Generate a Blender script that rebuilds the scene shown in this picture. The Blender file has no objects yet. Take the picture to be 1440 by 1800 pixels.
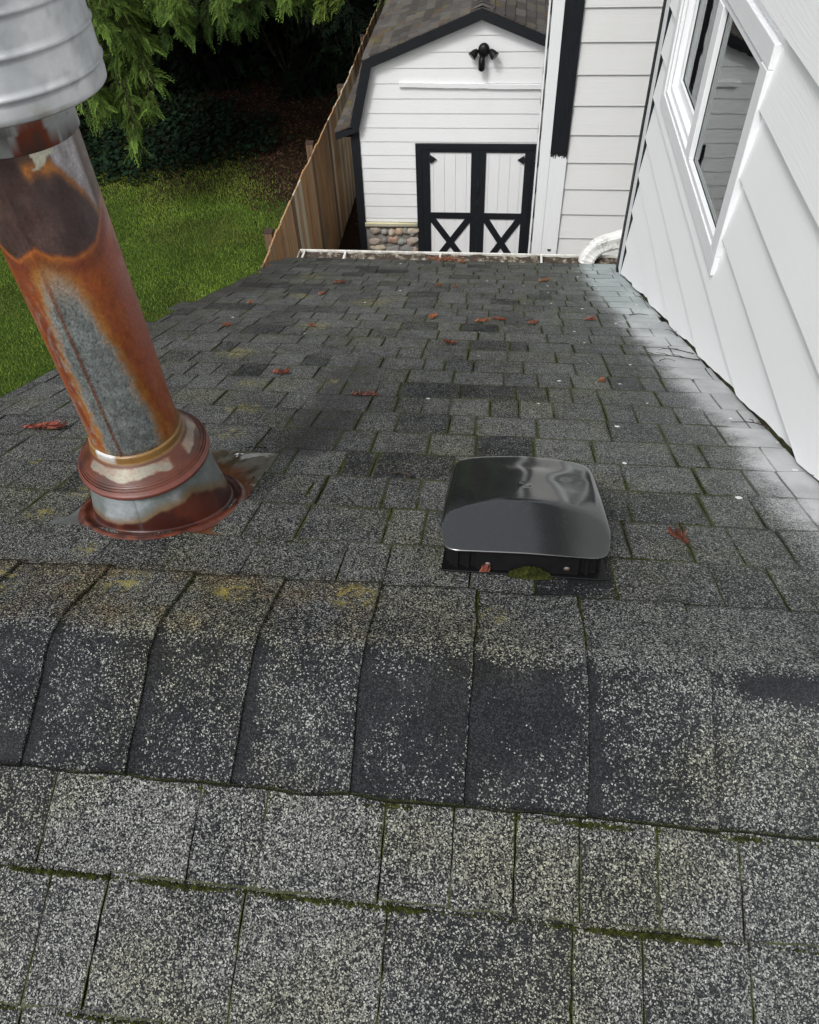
import bpy, math, random
import numpy as np
from mathutils import Vector, Matrix, noise as mn

# ------------------------------------------------------------------ camera, sky, sun, exposure
sc = bpy.context.scene
rad = math.radians
H = 6.0                                   # eye height above the ground; geometry is written relative to the eye
F = 1340.0                                # focal length in pixels of a 1440 wide frame
def unit(v): return v / np.linalg.norm(v)
_D = unit(np.array([68.0, 1215.0, F]))
_xv = 215.0; _yv = -(F*F + 68*_xv) / 1215.0
_Y = unit(np.array([_xv, _yv, F])); _Z = -_D; _X = np.cross(_Y, _Z)
if _X[0] < 0: _X = -_X
Rm = np.array([_X, _Y, _Z])
cam = bpy.data.cameras.new('camera')
cam.sensor_fit = 'HORIZONTAL'; cam.sensor_width = 36.0; cam.lens = 36.0 * F / 1440.0
cam.clip_start = 0.05; cam.clip_end = 500
camo = bpy.data.objects.new('camera', cam); sc.collection.objects.link(camo)
camo.matrix_world = Matrix([[Rm[0][0], -Rm[0][1], -Rm[0][2], 0], [Rm[1][0], -Rm[1][1], -Rm[1][2], 0],
                            [Rm[2][0], -Rm[2][1], -Rm[2][2], H], [0, 0, 0, 1]])
sc.camera = camo
SUN_EL, SUN_AZ = 50, 207                  # azimuth clockwise from +Y (the direction the roof falls away)
w = bpy.data.worlds.new("World"); sc.world = w; w.use_nodes = True
wn = w.node_tree.nodes; wl = w.node_tree.links
bg = wn['Background']
sky = wn.new('ShaderNodeTexSky'); sky.sky_type = 'NISHITA'; sky.sun_disc = False
sky.sun_elevation = rad(SUN_EL); sky.sun_rotation = rad(SUN_AZ); sky.air_density = 1.0; sky.dust_density = 4.0; sky.ozone_density = 1.0
hs = wn.new('ShaderNodeHueSaturation'); hs.inputs['Saturation'].default_value = 0.22
wl.new(sky.outputs[0], hs.inputs['Color']); wl.new(hs.outputs[0], bg.inputs['Color']); bg.inputs['Strength'].default_value = 0.15
sd = bpy.data.lights.new('sun', 'SUN'); sd.energy = 1.55; sd.angle = rad(12); sd.color = (1.0, 0.985, 0.96)
so = bpy.data.objects.new('sun', sd); sc.collection.objects.link(so)
_sv = Vector((math.sin(rad(SUN_AZ))*math.cos(rad(SUN_EL)), math.cos(rad(SUN_AZ))*math.cos(rad(SUN_EL)), math.sin(rad(SUN_EL))))
so.rotation_euler = _sv.to_track_quat('Z', 'Y').to_euler(); so.location = (0, 0, 20)
sc.view_settings.view_transform = 'Standard'; sc.view_settings.look = 'None'
sc.view_settings.exposure = 0.30; sc.view_settings.gamma = 1.0
sc.cycles.max_bounces = 6; sc.cycles.transparent_max_bounces = 12

rng = random.Random(7)
nr = np.random.default_rng(11)
# ------------------------------------------------------------------ helpers
def link(o, parent=None, off=None):
    sc.collection.objects.link(o)
    if parent is not None: o.parent = parent
    return o
def root(name, loc, label, cat, group=None):
    """An Empty at the base of a thing. loc is relative to the eye; the ground is at -6."""
    o = bpy.data.objects.new(name, None); sc.collection.objects.link(o)
    o.location = (loc[0], loc[1], loc[2] + H); o.empty_display_size = 0.1
    o['label'] = label; o['category'] = cat
    if group: o['group'] = group
    return o
def origin(o):
    """World origin (relative to the eye) of an object chain."""
    p = Vector((0, 0, 0))
    while o is not None: p += o.location; o = o.parent
    return np.array([p.x, p.y, p.z - H])
def mesh(name, V, Fc, mat, parent=None, loc=None, cols=None, uv=None, smooth=False, attrs=None, label=None):
    """V in eye-relative world coordinates -> one mesh object placed under parent."""
    V = np.asarray(V, float).reshape(-1, 3)
    base = origin(parent) if parent is not None else np.array(loc if loc is not None else (0, 0, -H), float)
    me = bpy.data.meshes.new(name)
    me.from_pydata((V - base).tolist(), [], [list(map(int, f)) for f in Fc] if not isinstance(Fc, np.ndarray) else Fc.tolist())
    if cols is not None:
        a = me.color_attributes.new('Col', 'FLOAT_COLOR', 'POINT')
        c = np.ones((len(V), 4), np.float32); c[:, :3] = np.asarray(cols, np.float32)
        a.data.foreach_set('color', c.ravel())
    if attrs:
        for k, vals in attrs.items():
            a = me.attributes.new(k, 'FLOAT', 'POINT'); a.data.foreach_set('value', np.asarray(vals, np.float32))
    if uv is not None:
        a = me.attributes.new('pq', 'FLOAT_VECTOR', 'POINT')
        u3 = np.zeros((len(V), 3), np.float32); u3[:, :2] = uv; a.data.foreach_set('vector', u3.ravel())
    if smooth: me.polygons.foreach_set('use_smooth', [True]*len(me.polygons))
    if mat is not None: me.materials.append(mat)
    me.update()
    o = bpy.data.objects.new(name, me); link(o, parent)
    if parent is None: o.location = (base[0], base[1], base[2] + H)
    if label: o['label'] = label
    return o
class B:
    """collects faces"""
    def __init__(s): s.v = []; s.f = []; s.c = []
    def add(s, V, Fc, col=None):
        n = len(s.v); s.v.extend([tuple(p) for p in V]); s.f.extend([[i+n for i in f] for f in Fc])
        s.c.extend([col if col is not None else (1, 1, 1)]*len(V)); return s
    def box(s, x0, x1, y0, y1, z0, z1, col=None):
        V = [(x, y, z) for z in (z0, z1) for y in (y0, y1) for x in (x0, x1)]
        return s.add(V, [(0, 2, 3, 1), (4, 5, 7, 6), (0, 1, 5, 4), (2, 6, 7, 3), (0, 4, 6, 2), (1, 3, 7, 5)], col)
    def prism(s, poly, a, d, col=None):
        """poly: list of 3D points, extruded by vector d"""
        n = len(poly); P = [np.array(p, float) for p in poly]; d = np.array(d, float)
        V = [p for p in P] + [p + d for p in P]
        Fc = [list(range(n))[::-1], list(range(n, 2*n))] + [[i, (i+1) % n, (i+1) % n + n, i+n] for i in range(n)]
        return s.add(V, Fc, col)
    def tube(s, pts, r, seg=8, col=None, caps=True, squash=1.0):
        pts = [np.array(p, float) for p in pts]; n = len(pts)
        rr = r if hasattr(r, '__len__') else [r]*n
        V = []; prev = None
        for i, p in enumerate(pts):
            t = pts[min(i+1, n-1)] - pts[max(i-1, 0)]; t = t/(np.linalg.norm(t)+1e-12)
            if prev is None:
                a = np.array([0, 0, 1.0]) if abs(t[2]) < .9 else np.array([1.0, 0, 0])
            else: a = prev
            u = a - t*(a@t); u /= np.linalg.norm(u)+1e-12; prev = u; v = np.cross(t, u)
            for k in range(seg):
                an = 2*math.pi*k/seg; V.append(p + rr[i]*(u*math.cos(an)*squash + v*math.sin(an)))
        Fc = [[i*seg+k, i*seg+(k+1) % seg, (i+1)*seg+(k+1) % seg, (i+1)*seg+k] for i in range(n-1) for k in range(seg)]
        if caps: Fc += [list(range(seg))[::-1], [(n-1)*seg+k for k in range(seg)]]
        return s.add(V, Fc, col)
    def build(s, name, mat, parent=None, loc=None, smooth=False, cols=False, label=None):
        return mesh(name, s.v, s.f, mat, parent, loc, cols=s.c if cols else None, smooth=smooth, label=label)
def bev(o, wd=0.003, seg=2):
    m = o.modifiers.new('bevel', 'BEVEL'); m.width = wd; m.segments = seg; m.limit_method = 'ANGLE'; m.angle_limit = rad(40); return o
def fbm(P, sc_=1.0, oc=4, seed=0):
    P = np.asarray(P, float)
    return np.array([mn.fractal(Vector((p[0]*sc_+seed*7.3, p[1]*sc_-seed*3.1, p[2]*sc_+seed)), 1.0, 2.0, oc) for p in P])
def ss(a, b, x): t = np.clip((x-a)/(b-a), 0, 1); return t*t*(3-2*t)
def mixc(a, b, t): t = np.asarray(t)[:, None]; return np.asarray(a)*(1-t) + np.asarray(b)*t

# ------------------------------------------------------------------ material helpers
class M:
    def __init__(s, name):
        s.m = bpy.data.materials.new(name); s.m.use_nodes = True; s.n = s.m.node_tree.nodes; s.l = s.m.node_tree.links
        s.b = s.n['Principled BSDF']
    def nd(s, t, **kw):
        n = s.n.new(t)
        for k, v in kw.items(): setattr(n, k, v)
        return n
    def lk(s, a, b): s.l.new(a, b)
    def put(s, node, key, val):
        if hasattr(val, 'links') or hasattr(val, 'is_output') : s.lk(val, node.inputs[key])
        else: node.inputs[key].default_value = val
    def coord(s, kind='Object'): return s.nd('ShaderNodeTexCoord').outputs[kind]
    def attr(s, name, out='Fac'): return s.nd('ShaderNodeAttribute', attribute_name=name).outputs[out]
    def mapping(s, vec, scale=(1, 1, 1), loc=(0, 0, 0), rot=(0, 0, 0)):
        n = s.nd('ShaderNodeMapping'); s.lk(vec, n.inputs[0]); n.inputs['Scale'].default_value = scale; n.inputs['Location'].default_value = loc
        n.inputs['Rotation'].default_value = rot; return n.outputs[0]
    def noise(s, vec, scale, detail=4, rough=.55, out='Fac'):
        n = s.nd('ShaderNodeTexNoise'); s.lk(vec, n.inputs['Vector']); n.inputs['Scale'].default_value = scale
        n.inputs['Detail'].default_value = detail; n.inputs['Roughness'].default_value = rough; return n.outputs[out]
    def vor(s, vec, scale, out='Color', feature='F1', randomness=1.0):
        n = s.nd('ShaderNodeTexVoronoi', feature=feature); s.lk(vec, n.inputs['Vector']); n.inputs['Scale'].default_value = scale
        n.inputs['Randomness'].default_value = randomness; return n.outputs[out]
    def math(s, op, a, b=None, c=None, clamp=False):
        n = s.nd('ShaderNodeMath', operation=op); n.use_clamp = clamp
        for i, v in enumerate((a, b, c)):
            if v is None: continue
            if isinstance(v, (int, float)): n.inputs[i].default_value = v
            else: s.lk(v, n.inputs[i])
        return n.outputs[0]
    def rng(s, v, a, b, c=0.0, d=1.0, smooth=True):
        n = s.nd('ShaderNodeMapRange'); n.interpolation_type = 'SMOOTHSTEP' if smooth else 'LINEAR'
        s.lk(v, n.inputs['Value'])
        for k, x in zip(('From Min', 'From Max', 'To Min', 'To Max'), (a, b, c, d)): n.inputs[k].default_value = x
        return n.outputs['Result']
    def mix(s, f, a, b, blend='MIX'):
        n = s.nd('ShaderNodeMix', data_type='RGBA', blend_type=blend)
        for i, v in zip((0, 6, 7), (f, a, b)):
            if isinstance(v, (int, float)): n.inputs[i].default_value = v
            elif isinstance(v, tuple): n.inputs[i].default_value = v if len(v) == 4 else (*v, 1)
            else: s.lk(v, n.inputs[i])
        return n.outputs[2]
    def ramp(s, v, stops, const=False):
        n = s.nd('ShaderNodeValToRGB'); s.lk(v, n.inputs[0]); cr = n.color_ramp
        if const: cr.interpolation = 'CONSTANT'
        while len(cr.elements) < len(stops): cr.elements.new(.5)
        for e, (p, c) in zip(cr.elements, stops): e.position = p; e.color = (*c, 1)
        return n.outputs[0]
    def bump(s, h, st=.5, dist=.01):
        n = s.nd('ShaderNodeBump'); n.inputs['Strength'].default_value = st; n.inputs['Distance'].default_value = dist
        s.lk(h, n.inputs['Height']); s.lk(n.outputs[0], s.b.inputs['Normal']); return n
    def out(s, col=None, rough=.6, metal=0.0, spec=.5, bump=None):
        if col is not None:
            if isinstance(col, tuple): s.b.inputs['Base Color'].default_value = (*col[:3], 1)
            else: s.lk(col, s.b.inputs['Base Color'])
        for k, v in (('Roughness', rough), ('Metallic', metal), ('Specular IOR Level', spec)):
            if isinstance(v, (int, float)): s.b.inputs[k].default_value = v
            else: s.lk(v, s.b.inputs[k])
        if bump: s.bump(*bump)
        return s.m

# ---- asphalt shingle: pq = (x along the ridge, v metres down the slope, positive = far side)
def shingle_mat(name, cap=False):
    m = M(name); P = m.coord(); pq = m.attr('pq', 'Vector')
    sep = m.nd('ShaderNodeSeparateXYZ'); m.lk(pq, sep.inputs[0]); X, Vv = sep.outputs[0], sep.outputs[1]
    tint = m.attr('tint'); bald = m.attr('bald')
    warp = m.mix(1.0, P, m.noise(P, 260, 2, out='Color'), 'ADD')
    n1 = m.nd('ShaderNodeVectorMath', operation='SCALE'); m.lk(m.noise(P, 300, 1, out='Color'), n1.inputs[0]); n1.inputs['Scale'].default_value = .0022
    n2 = m.nd('ShaderNodeVectorMath', operation='ADD'); m.lk(P, n2.inputs[0]); m.lk(n1.outputs[0], n2.inputs[1])
    vc = m.vor(n2.outputs[0], 590); vs = m.nd('ShaderNodeSeparateColor'); m.lk(vc, vs.inputs[0])
    vc2 = m.vor(n2.outputs[0], 620); vs2 = m.nd('ShaderNodeSeparateColor'); m.lk(vc2, vs2.inputs[0])
    # share of light granules: each tab its own, less where worn bald and where cap-step shade is painted
    big = m.noise(P, 3.2, 3); med = m.noise(P, 26, 4)
    cov = m.math('ADD', m.math('MULTIPLY', tint, m.rng(Vv, -.02, .5, .40, .465)), m.math('MULTIPLY', m.math('SUBTRACT', med, .5), .45))
    cov = m.math('ADD', cov, m.math('MULTIPLY', m.math('SUBTRACT', big, .5), .35))
    cov = m.math('SUBTRACT', cov, bald)
    light = m.math('LESS_THAN', vs.outputs[0], cov)
    light2 = m.math('LESS_THAN', vs2.outputs[1], m.math('MULTIPLY', cov, .45))
    light = m.math('MAXIMUM', light, light2)
    lc = m.ramp(vs.outputs[1], [(0, (.050, .051, .049)), (.35, (.105, .108, .102)), (.72, (.20, .205, .195)), (1, (.37, .38, .36))])
    dc = m.ramp(vs.outputs[2], [(0, (.0055, .006, .007)), (.6, (.011, .012, .0145)), (1, (.032, .034, .038))])
    col = m.mix(light, dc, lc)
    # green-brown algae film on old shingles, brown near the left eave
    film = m.rng(m.noise(P, 5.0, 5), .42, .70)
    col = m.mix(m.math('MULTIPLY', film, .55), col, m.mix(1.0, col, (1.0, .97, .66), 'MULTIPLY'))
    # damp brown-black stain beside the rake and in the low courses
    st = m.math('ADD', m.rng(X, -1.05, -1.33), m.math('MULTIPLY', m.rng(m.noise(P, 4.5, 4), .45, .65), m.rng(X, -.35, -1.2)))
    st = m.math('MULTIPLY', st, m.rng(Vv, 1.1, 3.2), clamp=True)
    col = m.mix(m.math('MULTIPLY', st, .62), col, (.030, .026, .022))
    low = m.math('MULTIPLY', m.rng(Vv, 2.6, 4.0), m.rng(m.noise(P, 7, 4), .3, .7))
    col = m.mix(m.math('MULTIPLY', low, .38), col, (.055, .058, .048))
    # darker band below the pipe flashing
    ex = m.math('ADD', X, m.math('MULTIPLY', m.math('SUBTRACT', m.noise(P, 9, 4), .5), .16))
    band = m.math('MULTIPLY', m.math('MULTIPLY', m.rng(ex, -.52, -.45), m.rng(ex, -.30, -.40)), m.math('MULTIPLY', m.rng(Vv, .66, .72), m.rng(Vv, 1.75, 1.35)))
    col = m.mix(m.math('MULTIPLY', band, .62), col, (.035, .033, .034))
    # rust run-off above the flashing
    # yellow lichen in patches
    spots = [(-.643, 1.016, .07), (-.616, .82, .05), (-.824, .348, .035), (-.78, .45, .05), (-.669, .222, .03), (-.97, .588, .03), (-.68, 2.05, .10), (-.85, 1.6, .10),
             (-.55, 2.6, .13), (-.70, 1.25, .06), (-.55, .12, .05), (-.38, .11, .04), (-.75, .10, .06), (-.19, .12, .05), (-1.0, 3.3, .10), (.02, .1, .03), (-.46, 1.3, .03), (-.3, 3.2, .06), (-.9, 2.7, .08)]
    lich = None
    for (a, b, r) in spots:
        d = m.nd('ShaderNodeVectorMath', operation='DISTANCE'); m.lk(pq, d.inputs[0]); d.inputs[1].default_value = (a, b, 0)
        v = m.rng(d.outputs['Value'], r, r*.2)
        lich = v if lich is None else m.math('MAXIMUM', lich, v)
    lmask = m.math('MULTIPLY', lich, m.rng(m.math('ADD', m.noise(P, 60, 5, .7), m.math('MULTIPLY', m.noise(P, 300, 2), .25)), .60, .72))
    col = m.mix(m.math('MULTIPLY', lmask, .55), col, m.mix(m.noise(P, 40, 2), (.23, .20, .035), (.38, .34, .10)))
    # white paint: overspray fading in from the wall, and loose drips
    wob = m.math('MULTIPLY', m.math('SUBTRACT', m.noise(P, 2.6, 3), .5), .16)
    wob = m.math('ADD', wob, m.math('MULTIPLY', m.math('SUBTRACT', m.noise(P, 16, 5, .7), .5), .10))
    wx = m.math('ADD', X, wob)
    over = m.rng(m.math('ADD', wx, m.rng(Vv, 1.0, 3.4, 0, .10)), .42, .69); over = m.math('POWER', over, 1.9)
    spr = m.math('MULTIPLY', over, m.rng(Vv, .1, .8, .45, 1.12))
    grain = m.math('ADD', m.math('MULTIPLY', vs.outputs[0], .55), m.math('MULTIPLY', m.noise(P, 14, 3), .55))
    sprm = m.rng(m.math('SUBTRACT', m.math('MULTIPLY', spr, 2.0), grain), -.38, .85)
    col = m.mix(m.math('MULTIPLY', sprm, m.rng(m.noise(P, 5, 4), .35, .65, .62, .95)), col, m.mix(m.rng(Vv, 1.6, 3.4), (.66, .67, .68), (.50, .57, .57)))
    teal = m.math('MULTIPLY', m.rng(wx, .05, .62), m.rng(Vv, -.2, 1.2, .35, 1.0))
    col = m.mix(m.math('MULTIPLY', teal, .22), col, (.17, .20, .20))
    pv = m.nd('ShaderNodeTexVoronoi'); m.lk(m.mapping(pq, (1, 1, 1)), pv.inputs['Vector']); pv.inputs['Scale'].default_value = 17
    pvs = m.nd('ShaderNodeSeparateColor'); m.lk(pv.outputs['Color'], pvs.inputs[0])
    dripn = m.math('ADD', pv.outputs['Distance'], m.math('MULTIPLY', m.math('SUBTRACT', m.noise(P, 150, 2), .5), .06))
    drip = m.math('LESS_THAN', dripn, m.math('MULTIPLY', pvs.outputs[1], .13))
    dens = m.rng(X, -.45, .65, .05, .5)
    drip = m.math('MULTIPLY', drip, m.math('LESS_THAN', pvs.outputs[0], dens))
    drip = m.math('MULTIPLY', drip, m.rng(Vv, .05, .5))
    col = m.mix(drip, col, (.74, .75, .72))
    # moss lining the low side of tabs
    edge = m.attr('edge')
    farm = m.math('MULTIPLY', m.rng(Vv, .12, .5, .0, 1.0), m.rng(X, .66, .52, .25, 1.0))
    edge = m.math('MULTIPLY', edge, m.math('MAXIMUM', farm, m.rng(edge, .55, .95, .0, .6)))
    dirt = m.math('MULTIPLY', m.rng(edge, .12, .62), m.rng(m.noise(P, 7.5, 3), .30, .52))
    col = m.mix(m.math('MULTIPLY', dirt, .66), col, (.018, .016, .012))
    mz = m.math('MULTIPLY', m.rng(X, -.75, -.2), m.rng(X, .62, .42))
    mth = m.math('ADD', m.noise(P, 11, 4), m.math('MULTIPLY', mz, .10))
    mm = m.math('MULTIPLY', m.rng(edge, .05, .5), m.rng(mth, .53, .62))
    warm = m.math('MULTIPLY', m.math('MULTIPLY', m.rng(Vv, -.005, .02), m.rng(Vv, .20, .155)), m.math('MULTIPLY', m.rng(X, .12, -.45), m.rng(m.noise(P, 9, 5), .38, .62)))
    col = m.mix(m.math('MULTIPLY', warm, .62), col, m.mix(1.0, col, (1.15, .92, .50), 'MULTIPLY'))
    warm2 = m.math('MULTIPLY', warm, m.rng(m.noise(P, 22, 3), .5, .68))
    col = m.mix(m.math('MULTIPLY', warm2, .2), col, m.mix(1.0, col, (1.5, .75, .42), 'MULTIPLY'))
    col = m.mix(m.math('MULTIPLY', mm, .62), col, m.mix(m.noise(P, 90, 3), (.018, .022, .008), (.07, .085, .018)))
    h = m.math('ADD', m.vor(n2.outputs[0], 430, 'Distance'), m.math('MULTIPLY', m.noise(P, 60, 3), .8))
    return m.out(col, m.rng(m.noise(P, 8, 3), .3, .7, .6, .9), 0, .18, (m.math('MULTIPLY', h, -1.0), .6, .0016))

def white_mat(name, base=(.76, .77, .78), axis='x', grain=1.0, dirt=.12):
    """axis = the direction the wood grain runs"""
    m = M(name); P = m.coord()
    s_ = {'x': (2.2, 40, 40), 'y': (40, 2.2, 40), 'z': (40, 40, 2.2)}[axis]
    g = m.noise(m.mapping(P, s_), 3.2, 6, .65)
    g2 = m.noise(m.mapping(P, tuple(v*.35 for v in s_)), 2.0, 3, .5)
    wav = m.nd('ShaderNodeTexWave'); wav.wave_type = 'BANDS'; wav.bands_direction = {'x': 'Z', 'y': 'Z', 'z': 'X'}[axis]
    m.lk(m.mapping(P, {'x': (.12, 1, 1), 'y': (1, .12, 1), 'z': (1, 1, .12)}[axis]), wav.inputs['Vector'])
    wav.inputs['Scale'].default_value = 26; wav.inputs['Distortion'].default_value = 14; wav.inputs['Detail'].default_value = 3; wav.inputs['Detail Scale'].default_value = .8
    d = m.rng(m.noise(P, 2.3, 5, .6), .45, .8)
    col = m.mix(m.math('MULTIPLY', d, dirt), base, (base[0]*.78, base[1]*.77, base[2]*.72))
    sp = m.nd('ShaderNodeTexVoronoi'); m.lk(P, sp.inputs['Vector']); sp.inputs['Scale'].default_value = 7
    sps = m.nd('ShaderNodeSeparateColor'); m.lk(sp.outputs['Color'], sps.inputs[0])
    k = m.math('MULTIPLY', m.math('LESS_THAN', sp.outputs['Distance'], m.math('MULTIPLY', sps.outputs[1], .03)), m.math('LESS_THAN', sps.outputs[0], .22))
    col = m.mix(m.math('MULTIPLY', k, .7), col, (.16, .13, .10))
    hgt = m.math('ADD', m.math('MULTIPLY', g, .7), m.math('ADD', m.math('MULTIPLY', g2, .6), m.math('MULTIPLY', wav.outputs['Fac'], .35)))
    return m.out(col, .48, 0, .4, (hgt, .32*grain, .004))
def black_mat(name, axis='x', wear=.5):
    m = M(name); P = m.coord()
    s_ = {'x': (3, 30, 30), 'y': (30, 3, 30), 'z': (30, 30, 3)}[axis]
    g = m.noise(m.mapping(P, s_), 3, 6, .65)
    col = m.mix(m.rng(g, .3, .75), (.005, .006, .008), (.011, .013, .017))
    k = m.rng(m.noise(m.mapping(P, s_), 2.2, 5, .75), .70, .76)
    col = m.mix(m.math('MULTIPLY', k, wear), col, (.12, .13, .14))
    return m.out(col, .5, 0, .35, (g, .35, .004))
def vc_mat(name, rough=.5, metal=0.0, nscale=120, amp=.35, bump=.15, spec=.5, rv=.15, bd=.002):
    m = M(name); P = m.coord(); c = m.attr('Col', 'Color')
    n = m.noise(P, nscale, 4, .7); v = m.rng(n, .25, .75, 1-amp, 1+amp, False)
    vm = m.nd('ShaderNodeVectorMath', operation='SCALE'); m.lk(c, vm.inputs[0]); m.lk(v, vm.inputs['Scale'])
    r = m.rng(m.noise(P, nscale*.15, 3), .3, .7, rough-rv, rough+rv)
    met = metal if not isinstance(metal, str) else m.attr(metal)
    return m.out(vm.outputs[0], r, met, spec, (n, bump, bd))

MAT = {}
MAT['shingle'] = shingle_mat('asphalt_shingle')
m = M('felt'); MAT['felt'] = m.out(m.mix(m.rng(m.noise(m.coord(), 14, 4), .45, .6), (.022, .019, .014), (.045, .048, .018)), .95, 0, .1)
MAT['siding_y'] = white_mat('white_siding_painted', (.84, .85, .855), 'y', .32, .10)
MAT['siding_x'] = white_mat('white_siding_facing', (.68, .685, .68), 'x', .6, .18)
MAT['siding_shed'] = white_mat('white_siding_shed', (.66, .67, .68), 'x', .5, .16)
MAT['trim_z'] = white_mat('white_trim', (.74, .755, .77), 'z', .9, .22)
MAT['vinyl'] = white_mat('white_vinyl', (.76, .78, .79), 'z', .12, .05)
MAT['black_z'] = black_mat('black_board', 'z', .7)
MAT['black_x'] = black_mat('black_trim', 'x', .25)
m = M('unseen_dark_soffit'); MAT['soffit'] = m.out(m.mix(m.noise(m.coord(), 9), (.02, .022, .025), (.035, .037, .04)), .7)  # dark underside of the unseen eave, for its reflection in the vent hood
# glass
m = M('window_glass')
gl = m.nd('ShaderNodeBsdfGlossy'); gl.inputs['Roughness'].default_value = .01; gl.inputs['Color'].default_value = (.92, .96, .95, 1)
tr = m.nd('ShaderNodeBsdfTransparent'); tr.inputs['Color'].default_value = (.80, .85, .84, 1)
fr = m.nd('ShaderNodeFresnel'); fr.inputs['IOR'].default_value = 1.75
bp = m.nd('ShaderNodeBump'); bp.inputs['Strength'].default_value = .03; bp.inputs['Distance'].default_value = .02
m.lk(m.noise(m.coord(), 3.5, 2), bp.inputs['Height']); m.lk(bp.outputs[0], gl.inputs['Normal'])
mx = m.nd('ShaderNodeMixShader'); m.lk(fr.outputs[0], mx.inputs[0]); m.lk(tr.outputs[0], mx.inputs[1]); m.lk(gl.outputs[0], mx.inputs[2])
m.lk(mx.outputs[0], m.n['Material Output'].inputs[0]); MAT['glass'] = m.m
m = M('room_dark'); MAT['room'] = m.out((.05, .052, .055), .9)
m = M('curtain'); MAT['curtain'] = m.out(m.mix(m.noise(m.mapping(m.coord(), (1, 30, 1)), 2, 3), (.62, .65, .65), (.80, .82, .82)), .9)
# metals of the flue
MAT['flue'] = vc_mat('rusted_galvanised_pipe', .42, 'metal', 230, .28, .22, .5, .12, .0012)
MAT['flue_wet'] = vc_mat('wet_rust', .36, 'metal', 260, .22, .22, .6, .08, .0009)
MAT['cap_metal'] = vc_mat('weathered_galvanised_cap', .52, 'metal', 60, .10, .10, .5, .08, .001)
m = M('vent_plastic'); P = m.coord()
m.b.inputs['Coat Weight'].default_value = 1.0; m.b.inputs['Coat IOR'].default_value = 2.0; m.b.inputs['Coat Roughness'].default_value = .11
MAT['vent'] = m.out(m.mix(m.rng(m.noise(P, 420, 2), .45, .75), (.008, .0085, .009), (.022, .023, .024)), m.rng(m.noise(P, 6, 3), .3, .7, .45, .6), 0, .25, (m.math('ADD', m.noise(P, 340, 3), m.math('MULTIPLY', m.noise(P, 900, 2), .5)), .28, .0008))
m = M('vent_base'); P = m.coord()
MAT['vent_base'] = m.out(m.mix(m.noise(P, 60, 4), (.003, .003, .0035), (.008, .008, .009)), .4, 0, .2, (m.noise(P, 200, 2), .1, .001))
m = M('screw'); MAT['screw'] = m.out((.20, .17, .15), .5, .6)
m = M('moss'); P = m.coord()
MAT['moss'] = m.out(m.ramp(m.noise(P, 120, 3), [(0.25, (.008, .009, .003)), (.5, (.022, .026, .006)), (.75, (.065, .070, .015))]), .95, 0, .1)
m = M('gutter_metal'); P = m.coord()
gd = m.rng(m.noise(m.mapping(P, (6, 1, 1)), 3, 5, .7), .40, .68)
MAT['gutter'] = m.out(m.mix(m.math('MULTIPLY', gd, .5), (.68, .68, .64), (.25, .21, .15)), .5)
m = M('gutter_inside'); P = m.coord()
MAT['gutter_in'] = m.out(m.mix(m.rng(m.noise(P, 26, 5, .75), .34, .52), (.30, .27, .21), (.030, .020, .012)), .8)
m = M('downspout_metal'); P = m.coord()
MAT['downspout'] = m.out(m.mix(m.rng(m.noise(P, 14, 5, .7), .5, .72), (.72, .72, .70), (.30, .30, .25)), .42)
MAT['stone'] = vc_mat('field_stone', .8, 0.0, 60, .35, .5, .3, .1, .01)
m = M('fence_wood'); P = m.coord(); g_n = m.noise(m.mapping(P, (18, 18, .8)), 2.2, 6, .7)
vm = m.nd('ShaderNodeVectorMath', operation='SCALE'); m.lk(m.attr('Col', 'Color'), vm.inputs[0]); m.lk(m.rng(g_n, .28, .72, .45, 1.5, False), vm.inputs['Scale'])
MAT['wood'] = m.out(m.mix(m.rng(m.noise(P, 1.3, 4), .5, .75, 0, .5), vm.outputs[0], (.085, .075, .05)), .85, 0, .25, (g_n, .5, .006))
MAT['leaf'] = vc_mat('foliage', .8, 0.0, 9, .35, .05, .12, .1, .002)
MAT['bark'] = vc_mat('bark', .9, 0.0, 18, .4, .6, .2, .05, .02)
MAT['dead'] = vc_mat('dead_frond', .7, 0.0, 200, .35, .2, .3, .1, .001)
# shed roof: dark, mossy, streaked
m = M('shed_shingle'); P = m.coord(); tint = m.attr('tint')
c = m.mix(tint, (.066, .060, .055), (.140, .130, .121))
c = m.mix(m.rng(m.noise(P, 70, 4, .7), .35, .7), m.mix(1.0, c, (.55, .55, .55), 'MULTIPLY'), c)
ms = m.rng(m.noise(P, 3.2, 5, .65), .50, .66); c = m.mix(m.math('MULTIPLY', ms, .55), c, m.mix(m.rng(m.noise(P, 11, 3), .45, .6), (.13, .065, .025), (.12, .115, .03)))
MAT['shed_roof'] = m.out(c, .85, 0, .25, (m.noise(P, 90, 3), .4, .006))
# ground
m = M('ground_soil'); P = m.coord()
sep = m.nd('ShaderNodeSeparateXYZ'); m.lk(P, sep.inputs[0])
gr = m.mix(m.noise(P, 5, 5, .7), (.030, .062, .010), (.070, .110, .020))
gr = m.mix(m.rng(m.noise(P, 1.1, 4), .42, .68), gr, (.030, .060, .009))
gr = m.mix(m.rng(m.noise(P, 45, 4, .7), .30, .75), m.mix(1.0, gr, (.45, .5, .45), 'MULTIPLY'), gr)
dt = m.mix(m.rng(m.noise(P, 22, 5, .75), .35, .65), (.006, .005, .004), (.036, .019, .010))
dm = m.rng(m.math('ADD', sep.outputs[1], m.math('MULTIPLY', m.noise(P, .9, 4), 3.2)), 13.4, 14.5)
alley = m.rng(sep.outputs[0], -2.60, -2.50)
col = m.mix(m.math('MAXIMUM', dm, alley), gr, dt)
MAT['ground'] = m.out(col, .95, 0, .1, (m.noise(P, 40, 5), .7, .03))
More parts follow.
